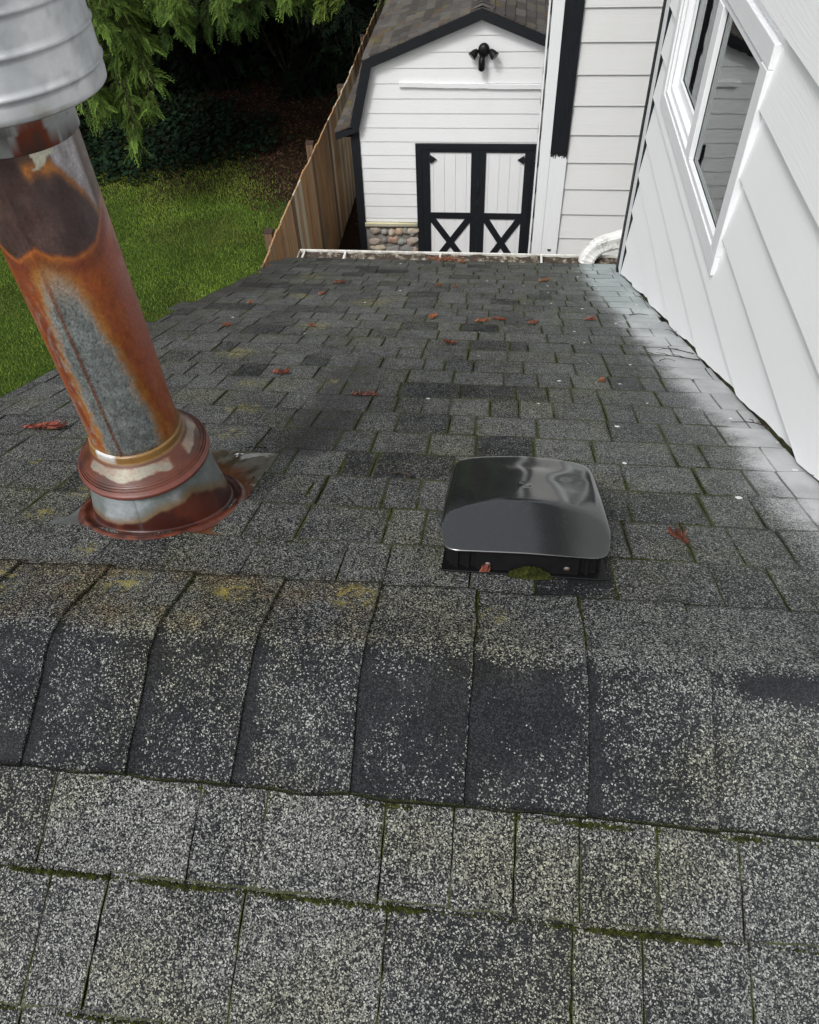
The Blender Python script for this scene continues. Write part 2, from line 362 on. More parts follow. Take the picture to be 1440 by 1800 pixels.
MAT['grass'] = vc_mat('grass_blade', .7, 0.0, 3, .3, .0, .25, .1)

# ------------------------------------------------------------------ setting
RY, RZ, S = .5439, -.8934, rad(22.6)
CS, SN, TN = math.cos(S), math.sin(S), math.tan(S)
GZ = -6.0
WX = .685                                 # the near side wall
RAKE = -1.335
E_ = .1445
def far(x, v, h=0.0): return (x, RY + v*CS + h*SN, RZ - v*SN + h*CS)
def near(x, l, h=0.0): return (x, RY - l*CS - h*SN, RZ - l*SN + h*CS)
def roofz(y): return RZ - abs(y-RY)*TN

b = B(); b.add([(-120, -60, GZ), (120, -60, GZ), (120, 160, GZ), (-120, 160, GZ)], [(0, 1, 2, 3)])
g = b.build('ground', MAT['ground'], None, (0, 0, GZ)); g['kind'] = 'structure'

# ---- house root
house = root('house', (0, 3.0, GZ), 'white lap sided house whose grey shingle roof fills the foreground', 'house')
# roof deck underlay with real thickness
def slab(bb, fn, x0, x1, a0, a1, h0, h1):
    V = [fn(x, a, h) for h in (h0, h1) for a in (a0, a1) for x in (x0, x1)]
    bb.add(V, [(0, 2, 3, 1), (4, 5, 7, 6), (0, 1, 5, 4), (2, 6, 7, 3), (0, 4, 6, 2), (1, 3, 7, 5)])
VE = 4.09                                  # eave of the far slope
# ---- shingles
class Sh:
    def __init__(s): s.V = []; s.F = []; s.pq = []; s.t = []; s.e = []; s.bald = []
    def tab(s, fn, sign, x0, x1, a0, a1, tint, h0, h1, nx, na, jit, seed, dx=(0, 0), baldf=None):
        n0 = len(s.V); off = [rng.uniform(-1, 1)*.0007 for _ in range(4)]
        tas = [0, .35, .7, .9, .955, 1] if na == 4 else [q/(na+1)*1.03 for q in range(na)] + [.965, 1]
        if na != 4: tas = sorted(set([round(min(t_, .95), 4) for t_ in tas[:-2]] + [.972, 1]))
        na = len(tas)-1; wX = x1-x0; ins = min(.005, wX*.2)/wX
        txs = [0, ins] + [ins+(1-2*ins)*q/nx for q in range(1, nx)] + [1-ins, 1]; nx = len(txs)-1
        for j in range(na+1):
            ta = tas[j]; a = a0 + (a1-a0)*ta
            for i in range(nx+1):
                tx = txs[i]
                xa = x0 + dx[0]*ta; xb = x1 + dx[1]*ta
                x = xa + (xb-xa)*tx; aa = a
                if i in (0, nx): x += mn.noise(Vector((a*55, x0*31, seed)))*jit*.9 + mn.noise(Vector((a*160, x*31, seed)))*jit*.4
                if j == na: aa += mn.noise(Vector((x*14, a1*9, seed*.37)))*jit*2.2 + mn.noise(Vector((x*90, a1*9, seed)))*jit*.5
                h = h0 + (h1-h0)*ta + mn.noise(Vector((x*9, aa*9, 3.3)))*.0022 + off[0]*tx + off[1]*ta
                if i in (0, nx): h -= .0006
                s.V.append(fn(x, aa, h)); s.pq.append((x, sign*aa)); s.t.append(tint)
                ed = max(0, 1 - (1-ta)*(a1-a0)/.010, 1 - min(tx, 1-tx)*(x1-x0)/.006)
                s.e.append(min(1, ed)); s.bald.append(baldf(x, sign*aa) if baldf else 0)
        w_ = nx+1
        for j in range(na):
            for i in range(nx): s.F.append((n0+j*w_+i, n0+j*w_+i+1, n0+(j+1)*w_+i+1, n0+(j+1)*w_+i))
        # skirts: butt edge and both sides
        def skirt(ids):
            m0 = len(s.V)
            for k in ids:
                p = s.V[k]; q = s.pq[k]
                s.V.append(fn(q[0], abs(q[1]), -.001)); s.pq.append(q); s.t.append(.15); s.e.append(1); s.bald.append(.0)
            for k in range(len(ids)-1): s.F.append((ids[k], ids[k+1], m0+k+1, m0+k))
        skirt([n0+na*w_+i for i in range(nx+1)])
        skirt([n0+j*w_ for j in range(na+1)])
        skirt([n0+j*w_+nx for j in range(na+1)])
def joints(x0, x1, r, lo=.062, hi=.178):
    xs = [x0]; 
    while xs[-1] < x1: xs.append(xs[-1] + r.uniform(lo, hi))
    return xs
sh = Sh(); deck = B()
r2 = random.Random(23); JO = []
# far slope
holes = []
for k in range(0, 28):
    v0 = max(.02, k*E_ - .012); v1 = (k+1)*E_ + .012
    v1 = min(v1, VE)
    if v0 >= VE: break
    xr = WX - .004 if v1 < 3.62 else 1.9
    js = joints(RAKE + r2.uniform(-.15, 0), xr, r2)
    js[0] = RAKE + r2.uniform(-.006, .006)
    for i in range(len(js)-1):
        a, c_ = js[i], min(js[i+1], xr)
        if c_ - a < .02: continue
        if i: JO.append((k, a))
        gap = r2.choice([.0004, .0008, .0012, .002, .003])*.5
        t = r2.choice([.58, .70, .76, .82, .88, .96]) + r2.uniform(-.05, .05)
        if r2.random() < .08: t = r2.uniform(.20, .38)
        sk = r2.uniform(-.0025, .0025)
        nx = max(2, int((c_-a)/.03)); dark = 0
        # tabs cut round the pipe flashing and the vent base
        segs = [(a, c_)]
        if v0 >= 0.27 and v1 < .73:            # flashing plate strip left bare on its low side
            pass
        cut = None
        if k in (3, 4): cut = (-.775, -.465)    # flashing plate lies on top of these courses
        if k == 2: cut = (-.765, -.485)
        if cut:
            segs = []
            if a < cut[0]: segs.append((a, min(c_, cut[0])))
            if c_ > cut[1]: segs.append((max(a, cut[1]), c_))
        for (p, q) in segs:
            if q-p < .012: continue
            sh.tab(far, 1, p+gap, q-gap, v0, v1, t, .0015, .0068, max(2, int((q-p)/.03)), 4, .0022, k*13.7+i, (sk, sk))
# near slope: courses seen at the bottom of the picture, measured joints
def nearrow(l0, l1, js, seed, tints=None):
    for i in range(len(js)-1):
        t = tints[i] if tints else r2.choice([.72, .8, .86, .9, .95])
        gp = r2.choice([.0008, .0012, .0016, .002])*.5; sk = r2.uniform(-.0012, .0012)
        sh.tab(near, -1, js[i]+gp, js[i+1]-gp, l0, l1, t, .0015, .0095, max(3, int((js[i+1]-js[i])/.016)), 9, .0022, seed+i*3.1, (sk, sk))
LX = RAKE
nearrow(.12, .302, [LX, -1.12, -.93, -.74, -.545, -.348, -.259, -.105, -.019, .058, .136, .229, .325, .47, .60, WX-.004], 5, [.8, .7, .9, .66, 1.06, .74, 1.05, .98, 1.02, .98, .80, .96, .9, .82, .85])
nearrow(.290, .454, [LX, -1.15, -.98, -.80, -.66, -.524, -.448, -.271, -.093, .129, .21, .331, .50, WX-.004], 55, [.8, .9, .7, .85, .90, .98, .86, 1.04, .58, 1.0, .86, .90, .85])
l = .442
for k in range(14):
    js = joints(LX, WX-.03, r2); js[-1] = WX-.004
    nearrow(l, l+.160, js, 100+k*17); l += .1465
# ridge caps bent over the ridge
capj = [-1.34, -1.20, -1.05, -.90, -.748, -.600, -.454, -.310, -.158, -.010, .141, .297, .44, .585, WX-.004]
LF, LN = .163, .186
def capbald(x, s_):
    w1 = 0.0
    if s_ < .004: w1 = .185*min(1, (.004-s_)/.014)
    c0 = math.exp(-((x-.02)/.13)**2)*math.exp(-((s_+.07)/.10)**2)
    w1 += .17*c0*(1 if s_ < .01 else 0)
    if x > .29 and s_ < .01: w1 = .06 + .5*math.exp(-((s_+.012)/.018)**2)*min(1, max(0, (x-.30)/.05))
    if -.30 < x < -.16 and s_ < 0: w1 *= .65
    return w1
cap = Sh()
NA = 34
for i in range(len(capj)-1):
    a, c_ = capj[i], capj[i+1]; nx = 9; n0 = len(cap.V); t = r2.uniform(.66, .80)
    if i == 11: t = .98
    if i == 10: t = .80
    tw = r2.uniform(-.5, .5)
    a2 = a - .012
    for j in range(NA+1):
        s_ = LF - (LF+LN)*j/NA                     # signed distance over the ridge, + far
        for q in range(nx+1):
            tx = q/nx
            x = a2 + (c_ + .003 - a2)*(tx if q < nx-1 else (.965 if q == nx-1 else 1))
            if q == nx: x += mn.noise(Vector((s_*14, c_*9, 1.5)))*.0035 + mn.noise(Vector((s_*120, c_*9, 4)))*.0008
            ed = s_
            if j == 0: ed += mn.noise(Vector((x*16, 2, 9)))*.004
            if j == NA: ed -= mn.noise(Vector((x*16, 2, 19)))*.005 + .002*tw*(tx-.5)
            h = .0070 + .0060*tx**1.3 + mn.noise(Vector((x*7, s_*7, 8.8)))*.003 + .0012*mn.noise(Vector((x*30, s_*30, 2)))
            ab = abs(ed)
            # rounded ridge
            if ab < .055:
                yy = ed; zz = -(ab*ab/(2*.055) + .055/2)*TN*CS
                P_ = (x, RY + yy*CS + (h*SN*(yy/.055)), RZ + zz + .004 + h)
                Pn = far(x, ab, h) if ed > 0 else near(x, ab, h)
                kx = ab/.055; P_ = tuple(P_[z]*(1-kx) + Pn[z]*kx for z in range(3))
            else: P_ = far(x, ab, h) if ed > 0 else near(x, ab, h)
            cap.V.append(P_); cap.pq.append((x, ed)); cap.t.append(t)
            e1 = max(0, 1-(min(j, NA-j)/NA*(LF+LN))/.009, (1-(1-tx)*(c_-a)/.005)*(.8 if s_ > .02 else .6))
            cap.e.append(min(1, e1)); cap.bald.append(capbald(x, ed) + (.24 if tx < .12 and s_ < .01 else 0) - (.22 if tx > .97 else 0))  # start of each cap darkened as painted shade of the step; butt edge paler
    w_ = nx+1
    for j in range(NA):
        for q in range(nx): cap.F.append((n0+j*w_+q, n0+(j+1)*w_+q, n0+(j+1)*w_+q+1, n0+j*w_+q+1))
    def cskirt(ids, drop):
        m0 = len(cap.V)
        for k in ids:
            p = cap.V[k]; q = cap.pq[k]
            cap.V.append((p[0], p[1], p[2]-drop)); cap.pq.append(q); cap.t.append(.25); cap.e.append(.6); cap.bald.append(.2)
        for k in range(len(ids)-1): cap.F.append((ids[k], ids[k+1], m0+k+1, m0+k))
    cskirt([n0+q for q in range(nx+1)], .014); cskirt([n0+NA*w_+q for q in range(nx+1)], .013)
    cskirt([n0+j*w_+nx for j in range(NA+1)], .009); cskirt([n0+j*w_ for j in range(NA+1)], .009)

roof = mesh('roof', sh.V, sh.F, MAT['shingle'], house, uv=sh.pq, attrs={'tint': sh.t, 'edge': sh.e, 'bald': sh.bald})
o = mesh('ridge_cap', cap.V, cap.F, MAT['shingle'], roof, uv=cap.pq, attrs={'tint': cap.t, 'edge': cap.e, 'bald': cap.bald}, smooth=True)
deck = B()
slab(deck, far, RAKE+.01, WX+.1, 0, VE-.01, -.03, -.0015)
slab(deck, far, WX+.1, 1.9, 3.55, VE-.01, -.03, -.0015)
slab(deck, near, RAKE+.01, WX+.1, 0, 2.5, -.03, -.0015)
deck.build('underlay', MAT['felt'], roof)
# rake board and fascia under the roof
rb = B()
for fn, L in ((far, VE-.02), (near, 2.5)):
    slab(rb, fn, RAKE+.03, RAKE+.055, 0, L, -.17, -.032)
rb.build('rake_board', MAT['black_x'], roof)

# ---- lap siding
def siding(bb, sfun, nrm, s0, s1, zlo, zhi, exp_, zref, ds=.1, t0=.003, t1=.013, holes=(), wob=.0012, zf=None, s_cap=None):
    """sfun(s)->(x,y) along the wall; nrm outward (nx,ny); zlo(s)/zhi(s) clip; laps end at zref + k*exp_"""
    n = max(1, int(math.ceil((s1-s0)/ds)))
    ss_ = [s0 + (s1-s0)*i/n for i in range(n+1)]
    for h in holes:
        for e in (h[0], h[1]):
            if s0 < e < s1: ss_ += [e-1e-4, e+1e-4]
    ss_ = sorted(ss_)
    zmin = min(zlo(s) for s in ss_); zmax = max(zhi(s) for s in ss_)
    k0 = int(math.floor((zmin-zref)/exp_)) - 1; k1 = int(math.ceil((zmax-zref)/exp_)) + 1
    for k in range(k0, k1):
        zb, zt = zref+k*exp_, zref+(k+1)*exp_
        for i in range(len(ss_)-1):
            a, c_ = ss_[i], ss_[i+1]
            if c_-a < 1e-3: continue
            mid = (a+c_)/2; ranges = [[max(zb, zlo(a)), min(zt, zhi(a)), max(zb, zlo(c_)), min(zt, zhi(c_))]]
            for h in holes:
                if h[0] <= mid <= h[1]:
                    new = []
                    for r_ in ranges:
                        lo1 = [r_[0], min(r_[1], h[2]), r_[2], min(r_[3], h[2])]; hi1 = [max(r_[0], h[3]), r_[1], max(r_[2], h[3]), r_[3]]
                        for q in (lo1, hi1):
                            if q[1]-q[0] > 1e-4 or q[3]-q[2] > 1e-4: new.append(q)
                    ranges = new
            for r_ in ranges:
                if r_[1]-r_[0] < 1e-4 and r_[3]-r_[2] < 1e-4: continue
                def pt(s, z):
                    zq = max(min(z, zt), zb)
                    wv = wob*mn.noise(Vector((s*3.1, k*7.7, 1.0)))
                    d = t1 + (t0-t1)*(zq-zb)/exp_ + wv
                    x, y = sfun(s); return (x+nrm[0]*d, y+nrm[1]*d, z)
                za0, za1, zc0, zc1 = r_[0], r_[1], r_[2], r_[3]
                if za1 < za0: za0 = za1 = (r_[1] if r_[1] < zb else r_[0])
                if zc1 < zc0: zc0 = zc1 = (r_[3] if r_[3] < zb else r_[2])
                bb.add([pt(a, za0), pt(c_, zc0), pt(c_, zc1), pt(a, za1)], [(0, 1, 2, 3)])
                if za0 <= zb+1e-6 or zc0 <= zb+1e-6:     # underside of the butt
                    p, q = pt(a, za0), pt(c_, zc0)
                    x1, y1 = sfun(a); x2, y2 = sfun(c_)
                    bb.add([p, q, (x2, y2, zc0), (x1, y1, za0)], [(0, 1, 2, 3)])
# near side wall (faces -x)
EX = .1825
WY0, WY1 = -2.5, 3.885
win = (2.24, 3.655, -1.31, -.662)
wob = lambda y: .016 + .010*mn.noise(Vector((y*4.2, 0, 5))) + .004*mn.noise(Vector((y*19, 0, 5)))
b = B()
siding(b, lambda s: (WX, s), (-1, 0), WY0, WY1, lambda s: roofz(s)+wob(s), lambda s: 2.2, EX, -1.0-.0, .035, .003, .021, [(win[0]+.02, win[1]-.02, win[2]+.02, win[3]-.02)])
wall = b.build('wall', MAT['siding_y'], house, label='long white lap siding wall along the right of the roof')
b = B()   # sheathing right behind the laps, closing the wall
poly = [(WY0, 2.2), (WY0, roofz(WY0)-.1), (RY, RZ-.1), (WY1, roofz(WY1)-.2), (WY1, 2.2)]
# pieces around the window opening
def yzprism(bb, pts, x0, x1):
    bb.prism([(x0, p[0], p[1]) for p in pts], None, (x1-x0, 0, 0))
yzprism(b, [(WY0, 2.2), (WY0, roofz(WY0)-.1), (RY, RZ-.1), (win[0], roofz(win[0])-.1), (win[0], 2.2)], WX+.001, WX+.03)
yzprism(b, [(win[0], win[2]), (win[0], roofz(win[0])-.1), (win[1], roofz(win[1])-.1), (win[1], win[2])], WX+.001, WX+.03)
yzprism(b, [(win[0], 2.2), (win[0], win[3]), (win[1], win[3]), (win[1], 2.2)], WX+.001, WX+.03)
yzprism(b, [(win[1], 2.2), (win[1], roofz(win[1])-.1), (4.0, roofz(4.0)-.1), (4.0, 2.2)], WX+.001, WX+.03)
b.box(WX+.03, 3.2, 3.97, 4.0, -2.7, 2.2)
b.build('sheathing', MAT['black_x'], wall)
# corner boards at the far end of the wall: white face, black edge beyond
b = B(); b.box(WX-.020, WX+.001, 3.893, 3.985, roofz(3.9)+.0, 2.2); bev(b.build('corner_board', MAT['trim_z'], house, label='white corner board'), .002)
b = B(); b.box(WX-.024, WX+.02, 3.986, 4.045, roofz(4.0)+.0, 2.2); bev(b.build('corner_board', MAT['black_z'], house, label='black edge board at the house corner'), .002)
b = B(); b.box(WX-.0195, WX+.001, 3.8865, 3.8925, roofz(3.9)+.0, 2.2); b.build('corner_board', MAT['black_z'], house, label='black strip behind the lap ends')  # thin black strip where the laps meet the corner board
# dark tube drawn along the gap line at the wall foot
b = B(); n = 140
pts = []
for i in range(n+1):
    y = RY+.05 + (3.9-RY-.05)*i/n; pts.append((WX-.006 - .004*mn.noise(Vector((y*7, 3, 3))), y, roofz(y)+.010+.002*mn.noise(Vector((y*31, 1, 3)))))
b.tube(pts, .006, 6); b.build('gap_line', MAT['felt'], wall)
# unseen upper eave, added and placed to reflect dark in the vent hood
b = B(); b.box(.46, 3.0, WY0, 4.3, 2.2, 2.23); b.build('soffit', MAT['soffit'], house)
b = B(); b.box(.435, .4595, WY0, 4.32, 2.16, 2.36); b.build('fascia', MAT['black_x'], house)
b = B(); b.prism([(.43, WY0, 2.365), (3.0, WY0, 3.4), (3.0, WY0, 3.36), (.43, WY0, 2.325)], None, (0, 6.9, 0)); b.build('unseen_upper_roof', MAT['felt'], house)

# ---- window
wo = B(); tw = .062; px = WX-.0265
y0, y1, z0, z1 = win
wo.box(px, WX+.02, y0, y1, z0, z0+tw); wo.box(px, WX+.02, y0, y1, z1-tw, z1)
wo.box(px-.001, WX+.02, y0, y0+tw+.012, z0+tw, z1-tw); wo.box(px-.001, WX+.02, y1-tw, y1, z0+tw, z1-tw)
window = wo.build('window', MAT['trim_z'], house, label='white trimmed sliding window in the side wall'); bev(window, .003)
fb = B(); yi0, yi1, zi0, zi1 = y0+tw+.012, y1-tw, z0+tw, z1-tw
fx0, fx1 = WX-.022, WX+.05
my0, my1 = 2.885, 2.965
# near fixed light frame
for (a, c_, d, e) in ((yi0, yi1, zi0, zi0+.022), (yi0, yi1, zi1-.022, zi1)): fb.box(fx0, fx1, a, c_, d, e)
fb.box(fx0+.001, fx1, yi0, yi0+.022, zi0+.022, zi1-.022); fb.box(fx0+.001, fx1, yi1-.03, yi1, zi0+.022, zi1-.022)
fb.box(fx0-.003, fx1, my0, my1, zi0+.0225, zi1-.0225)
# stepped slider track and sash set back in the far half
fb.box(fx0+.012, fx1, my1+.0005, yi1-.031, zi0+.0225, zi0+.045); fb.box(fx0+.012, fx1-.001, yi1-.06, yi1-.0315, zi0+.0455, zi1-.023)
fb.box(WX+.012, WX+.045, my1+.001, yi1-.0605, zi0+.046, zi0+.085); fb.box(WX+.012, WX+.044, yi1-.10, yi1-.061, zi0+.0855, zi1-.024)
fb.box(WX+.012, WX+.0445, my1+.001, yi1-.0605, zi1-.06, zi1-.0235)
bev(fb.build('frame', MAT['vinyl'], window), .0025)
gk = B()
gy0, gy1, gz0, gz1 = yi0+.022, my0, zi0+.022, zi1-.022
for (a, c_, d, e) in ((gy0, gy1, gz0, gz0+.0025), (gy0, gy1, gz1-.004, gz1), (gy0, gy0+.004, gz0+.004, gz1-.004), (gy1-.004, gy1, gz0+.004, gz1-.004)): gk.box(WX-.0075, WX-.0055, a, c_, d, e)
a_, b_, c2, d2 = my1+.001, yi1-.10, zi0+.085, zi1-.06
for (a, c_, d, e) in ((a_, b_, c2, c2+.004), (b_-.004, b_, c2+.004, d2)): gk.box(WX+.0200, WX+.0217, a, c_, d, e)
gk.build('gasket', MAT['vent_base'], window)
b = B(); b.box(WX-.006, WX-.002, gy0-.002, gy1+.002, gz0-.002, gz1+.002); b.build('pane', MAT['glass'], window)
b = B(); b.box(WX+.022, WX+.026, a_-.002, b_+.002, c2-.002, d2+.002); b.build('pane', MAT['glass'], window)
b = B(); b.add([(WX+.9, y0-.3, z0-.3), (WX+.9, y1+.3, z0-.3), (WX+.9, y1+.3, z1+.3), (WX+.9, y0-.3, z1+.3)], [(0, 1, 2, 3)])
b.box(WX+.031, WX+.9, y0-.32, y0-.3, z0-.3, z1+.3); b.box(WX+.031, WX+.9, y1+.0, y1+.02, z0-.3, z1+.3); b.box(WX+.031, WX+.9, y0-.3, y1, z0-.32, z0-.3); b.box(WX+.031, WX+.9, y0-.3, y1, z1+.3, z1+.32)
b.build('room', MAT['room'], window)
cb = B()
for i in range(21):
    yy = 2.36 + i*.062; cb.tube([(WX+.062+.006*math.sin(i*2.1), yy, z0-.1), (WX+.062, yy+.004, z1+.1)], .008 if i % 3 else .017, 6)
cb.build('curtain', MAT['curtain'], window)

# ---- facing wing wall (faces -y) and its left return
FY, FX0 = 5.2, .215
b = B()
siding(b, lambda s: (s, FY), (0, -1), .395, 3.2, lambda s: GZ, lambda s: .8, .1775, -1.34-.1775*3, .2, .003, .014)
siding(b, lambda s: (FX0+(s-FY)*.05, s), (-1, 0), FY, 9.5, lambda s: GZ, lambda s: .8, .1775, -1.34-.1775*3, .5, .003, .014)
b.prism([(FX0+.001, FY+.001, GZ), (3.2, FY+.001, GZ), (3.2, 9.5, GZ), (FX0+.216, 9.5, GZ)], None, (0, 0, 6.8))
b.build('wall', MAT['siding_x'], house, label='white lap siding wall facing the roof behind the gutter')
ZS = -2.166
b = B(); b.box(.295, .405, FY-.030, FY+.0005, ZS, .8)
for i in range(22):
    x = .297 + i*.0049; b.box(x, x+.0045, FY-.0305, FY-.0295, ZS-rng.uniform(.002, .032), ZS)
b.build('corner_board', MAT['black_z'], house, label='black painted corner board')
b = B(); b.box(.2945, .4055, FY-.0295, FY+.0004, GZ, ZS+.001); b.build('corner_board', MAT['trim_z'], house, label='bare white lower end of the corner board')
b = B()
for i in range(60):
    z0_ = GZ + i*(6.8/60); z1_ = z0_+6.8/60
    b.box(.226+rng.uniform(-.001, .001), .2940, FY-.0335, FY-.002, z0_, z1_-.0002)
b.build('corner_board', MAT['trim_z'], house, label='weathered white board on the wing corner')
b = B(); b.box(.205, .2145, FY-.024, FY+.03, GZ, .8); b.build('corner_board', MAT['vinyl'], house, label='thin white edge strip on the wing corner')
b = B()
for i in range(40):
    z0_ = -6 + i*.1775 + .01; b.prism([(.2148, FY-.026, z0_), (.2235, FY-.026, z0_+.02), (.2148, FY-.026, z0_+.15)], None, (0, .02, 0))
b.build('edge_gap', MAT['felt'], house)
b = B(); pts = [(.352+.012*math.cos(a)*(1+.3*math.sin(3*a)), FY-.0305, -2.845+.012*math.sin(a)*(1+.4*math.cos(2*a))) for a in [i*2*math.pi/11 for i in range(11)]]
b.prism(pts[::-1], None, (0, -.004, 0)); b.build('knot', MAT['felt'], house)

# ---- lower walls of the house below the roof
b = B()
siding(b, lambda s: (-1.22, s), (-1, 0), -3.0, 4.05, lambda s: GZ, lambda s: roofz(s)-.06, .1775, -6.0, .5, .003, .014)
siding(b, lambda s: (s, 4.05), (0, 1), -1.22, 3.0, lambda s: GZ, lambda s: -2.6, .1775, -6.0, .5, .003, .014)
b.box(-1.219, 3.0, -3.0, 4.049, GZ, -2.62)
b.prism([(-1.219, -1.4, -2.62), (-1.219, 4.049, -2.62), (-1.219, 4.049, roofz(4.049)-.06), (-1.219, RY, RZ-.06), (-1.219, -1.4, roofz(-1.4)-.06)], None, (.05, 0, 0))
b.build('wall', MAT['siding_x'], house, label='lower storey walls under the roof')
# ---- gutter
GL = root  # keep name short
gx0, gx1 = -1.272, 1.6
gy = RY + VE*CS; gzr = RZ - VE*SN
prof_out = [(gy-.012, gzr+.000), (gy-.012, gzr-.098), (gy+.068, gzr-.098), (gy+.098, gzr-.045), (gy+.098, gzr+.008), (gy+.092, gzr+.008)]
prof_in = [(gy+.090, gzr+.004), (gy+.094, gzr-.043), (gy+.065, gzr-.094), (gy-.008, gzr-.094), (gy-.008, gzr+.000)]
P_ = prof_out + prof_in
b = B(); b.prism([(gx0, p[0], p[1]) for p in P_], None, (gx1-gx0, 0, 0))
b.box(gx0-.002, gx0+.001, gy-.012, gy+.098, gzr-.098, gzr+.004)
gut = b.build('gutter', MAT['gutter'], house)
b = B(); n = 90; V = []; Fc = []
for i in range(n+1):
    x = gx0+.004 + (gx1-gx0-.01)*i/n
    for q, (yy, zz) in enumerate([(gy-.0065, gzr-.006), (gy+.03, gzr-.040), (gy+.0885, gzr-.006)]):
        V.append((x, yy, zz + .012*mn.noise(Vector((x*11, q*3.0, 2)))))
for i in range(n):
    for q in range(2): Fc.append((i*3+q, (i+1)*3+q, (i+1)*3+q+1, i*3+q+1))
b.add(V, Fc); b.build('silt', MAT['gutter_in'], gut)
for x in (-1.245, -.98, -.375, .25):
    b = B(); b.box(x, x+.012, gy-.008, gy+.091, gzr+.0045, gzr+.0085); b.box(x, x+.012, gy-.0075, gy-.0045, gzr-.03, gzr+.0042); b.build('strap', MAT['gutter'], gut)
b = B(); rows = 60   # aluminium drip edge at the foot of the shingles
b.box(RAKE+.01, 1.9, gy-.016, gy-.0125, gzr-.05, gzr+.003); b.build('drip_edge', MAT['gutter'], roof)

# ---- downspout elbow coming round the corner and emptying on the roof edge
path = [(1.45, 4.42, -2.13), (1.05, 4.42, -2.25), (.82, 4.42, -2.325), (.72, 4.415, -2.352), (.65, 4.41, -2.370), (.60, 4.40, -2.388), (.56, 4.385, -2.415), (.538, 4.37, -2.445), (.528, 4.36, -2.48)]
def rrect(bb, path, wds, hts, seg=20, ribs=None):
    P = [np.array(p) for p in path]; V = []
    # resample
    L = [0]
    for i in range(1, len(P)): L.append(L[-1]+np.linalg.norm(P[i]-P[i-1]))
    n = 90; out = []
    for i in range(n+1):
        s = L[-1]*i/n; k = max(j for j in range(len(L)) if L[j] <= s+1e-9); k = min(k, len(P)-2)
        t = (s-L[k])/(L[k+1]-L[k])
        p0, p1, p2, p3 = P[max(k-1, 0)], P[k], P[k+1], P[min(k+2, len(P)-1)]
        out.append(.5*((2*p1)+(-p0+p2)*t+(2*p0-5*p1+4*p2-p3)*t*t+(-p0+3*p1-3*p2+p3)*t**3))
    for i, p in enumerate(out):
        t = out[min(i+1, n)]-out[max(i-1, 0)]; t /= np.linalg.norm(t)
        u = np.array([0, 1.0, 0]); u = u-t*(u@t); u /= np.linalg.norm(u); v = np.cross(t, u)
        s = L[-1]*i/n; rib = 0
        if ribs and s > ribs[0]: rib = .0035*(1 if (int(s/.011) % 2) else 0)
        for k in range(seg):
            a = 2*math.pi*k/seg; c_, s_ = math.cos(a), math.sin(a)
            cx = abs(c_)**.35*math.copysign(1, c_); cy = abs(s_)**.35*math.copysign(1, s_)
            dn = rib if (v*cy)[2] < 0 or abs(cx) > .9 else 0
            flute = .002*math.cos(10*a)
            V.append(p + u*(wds/2-dn-flute)*cx + v*(hts/2-dn-flute)*cy)
    Fc = [[i*seg+k, i*seg+(k+1) % seg, (i+1)*seg+(k+1) % seg, (i+1)*seg+k] for i in range(n) for k in range(seg)]
    bb.add(V, Fc)
b = B(); rrect(b, path, .070, .092, 24, (.86,)); ds_ = b.build('downspout', MAT['downspout'], house, smooth=False)
sm = ds_.modifiers.new('solid', 'SOLIDIFY'); sm.thickness = .002
b = B(); rrect(b, [(.80, 4.42, -2.3308), (.77, 4.4185, -2.3395), (.74, 4.417, -2.347), (.70, 4.4135, -2.357)], .075, .098, 24); b.build('collar', MAT['downspout'], ds_)

# ------------------------------------------------------------------ flue pipe
PX, PY = -.613, .937
PZ = RZ - (PY-RY)*TN
flue = root('flue_pipe', (PX, PY, PZ), 'rusty round flue pipe with storm collar and grey metal rain cap', 'flue pipe')
def lathe(profile, cx=PX, cy=PY, seg=240, sub=1):
    """profile: (r,z) list -> V,F, theta,r,z arrays"""
    V = []; T = []; Z = []; Rr = []
    for (r_, z) in profile:
        for k in range(seg):
            a = 2*math.pi*k/seg; V.append((cx+r_*math.cos(a), cy+r_*math.sin(a), z)); T.append(math.degrees(a)); Z.append(z); Rr.append(r_)
    Fc = [(i*seg+k, i*seg+(k+1) % seg, (i+1)*seg+(k+1) % seg, (i+1)*seg+k) for i in range(len(profile)-1) for k in range(seg)]
    return np.array(V), Fc, np.array(T), np.array(Rr), np.array(Z)
def lin(a, b_, n): return [tuple(np.array(a)+(np.array(b_)-np.array(a))*i/n) for i in range(n)]
# pipe body
prof = lin((.075, -.90), (.075, -.30), 240) + [(.075, -.30)]
V, Fc, T, R_, Z = lathe(prof)
for i in range(len(V)):                    # lock seam
    d = abs(T[i]-273.2)
    if d < 2.2:
        k = .0016*(1-(d/2.2)**2); V[i][0] += k*math.cos(rad(T[i])); V[i][1] += k*math.sin(rad(T[i]))
arc = np.radians(T-303)*.075
n1 = fbm(V*np.array([1, 1, .22]), 16, 4, 1); n2 = fbm(V*np.array([1, 1, .45]), 55, 4, 2)*.7; n3 = fbm(V*np.array([1, 1, .5]), 110, 4, 3)
T2 = np.where(T < 120, T+360, T)
galv = np.array([.27, .30, .30]); rust = np.array([.235, .056, .012]); rustd = np.array([.105, .022, .010]); ochre = np.array([.32, .15, .025]); pink = np.array([.25, .070, .048])
C = mixc(np.tile(rust, (len(V), 1)), rustd, ss(-.2, .7, n1+.3*n2))
C = mixc(C, ochre, ss(.05, .6, n2 - .1 + .4*ss(-.7, -.85, Z))*.35)
C = mixc(C, rustd, ss(.1, .5, n3)*.35)
# chalky pink film on the right flank
C = mixc(C, pink, ss(333, 350, T2+6*n1)*ss(-.86, -.66, Z+.03*n1)*.75)
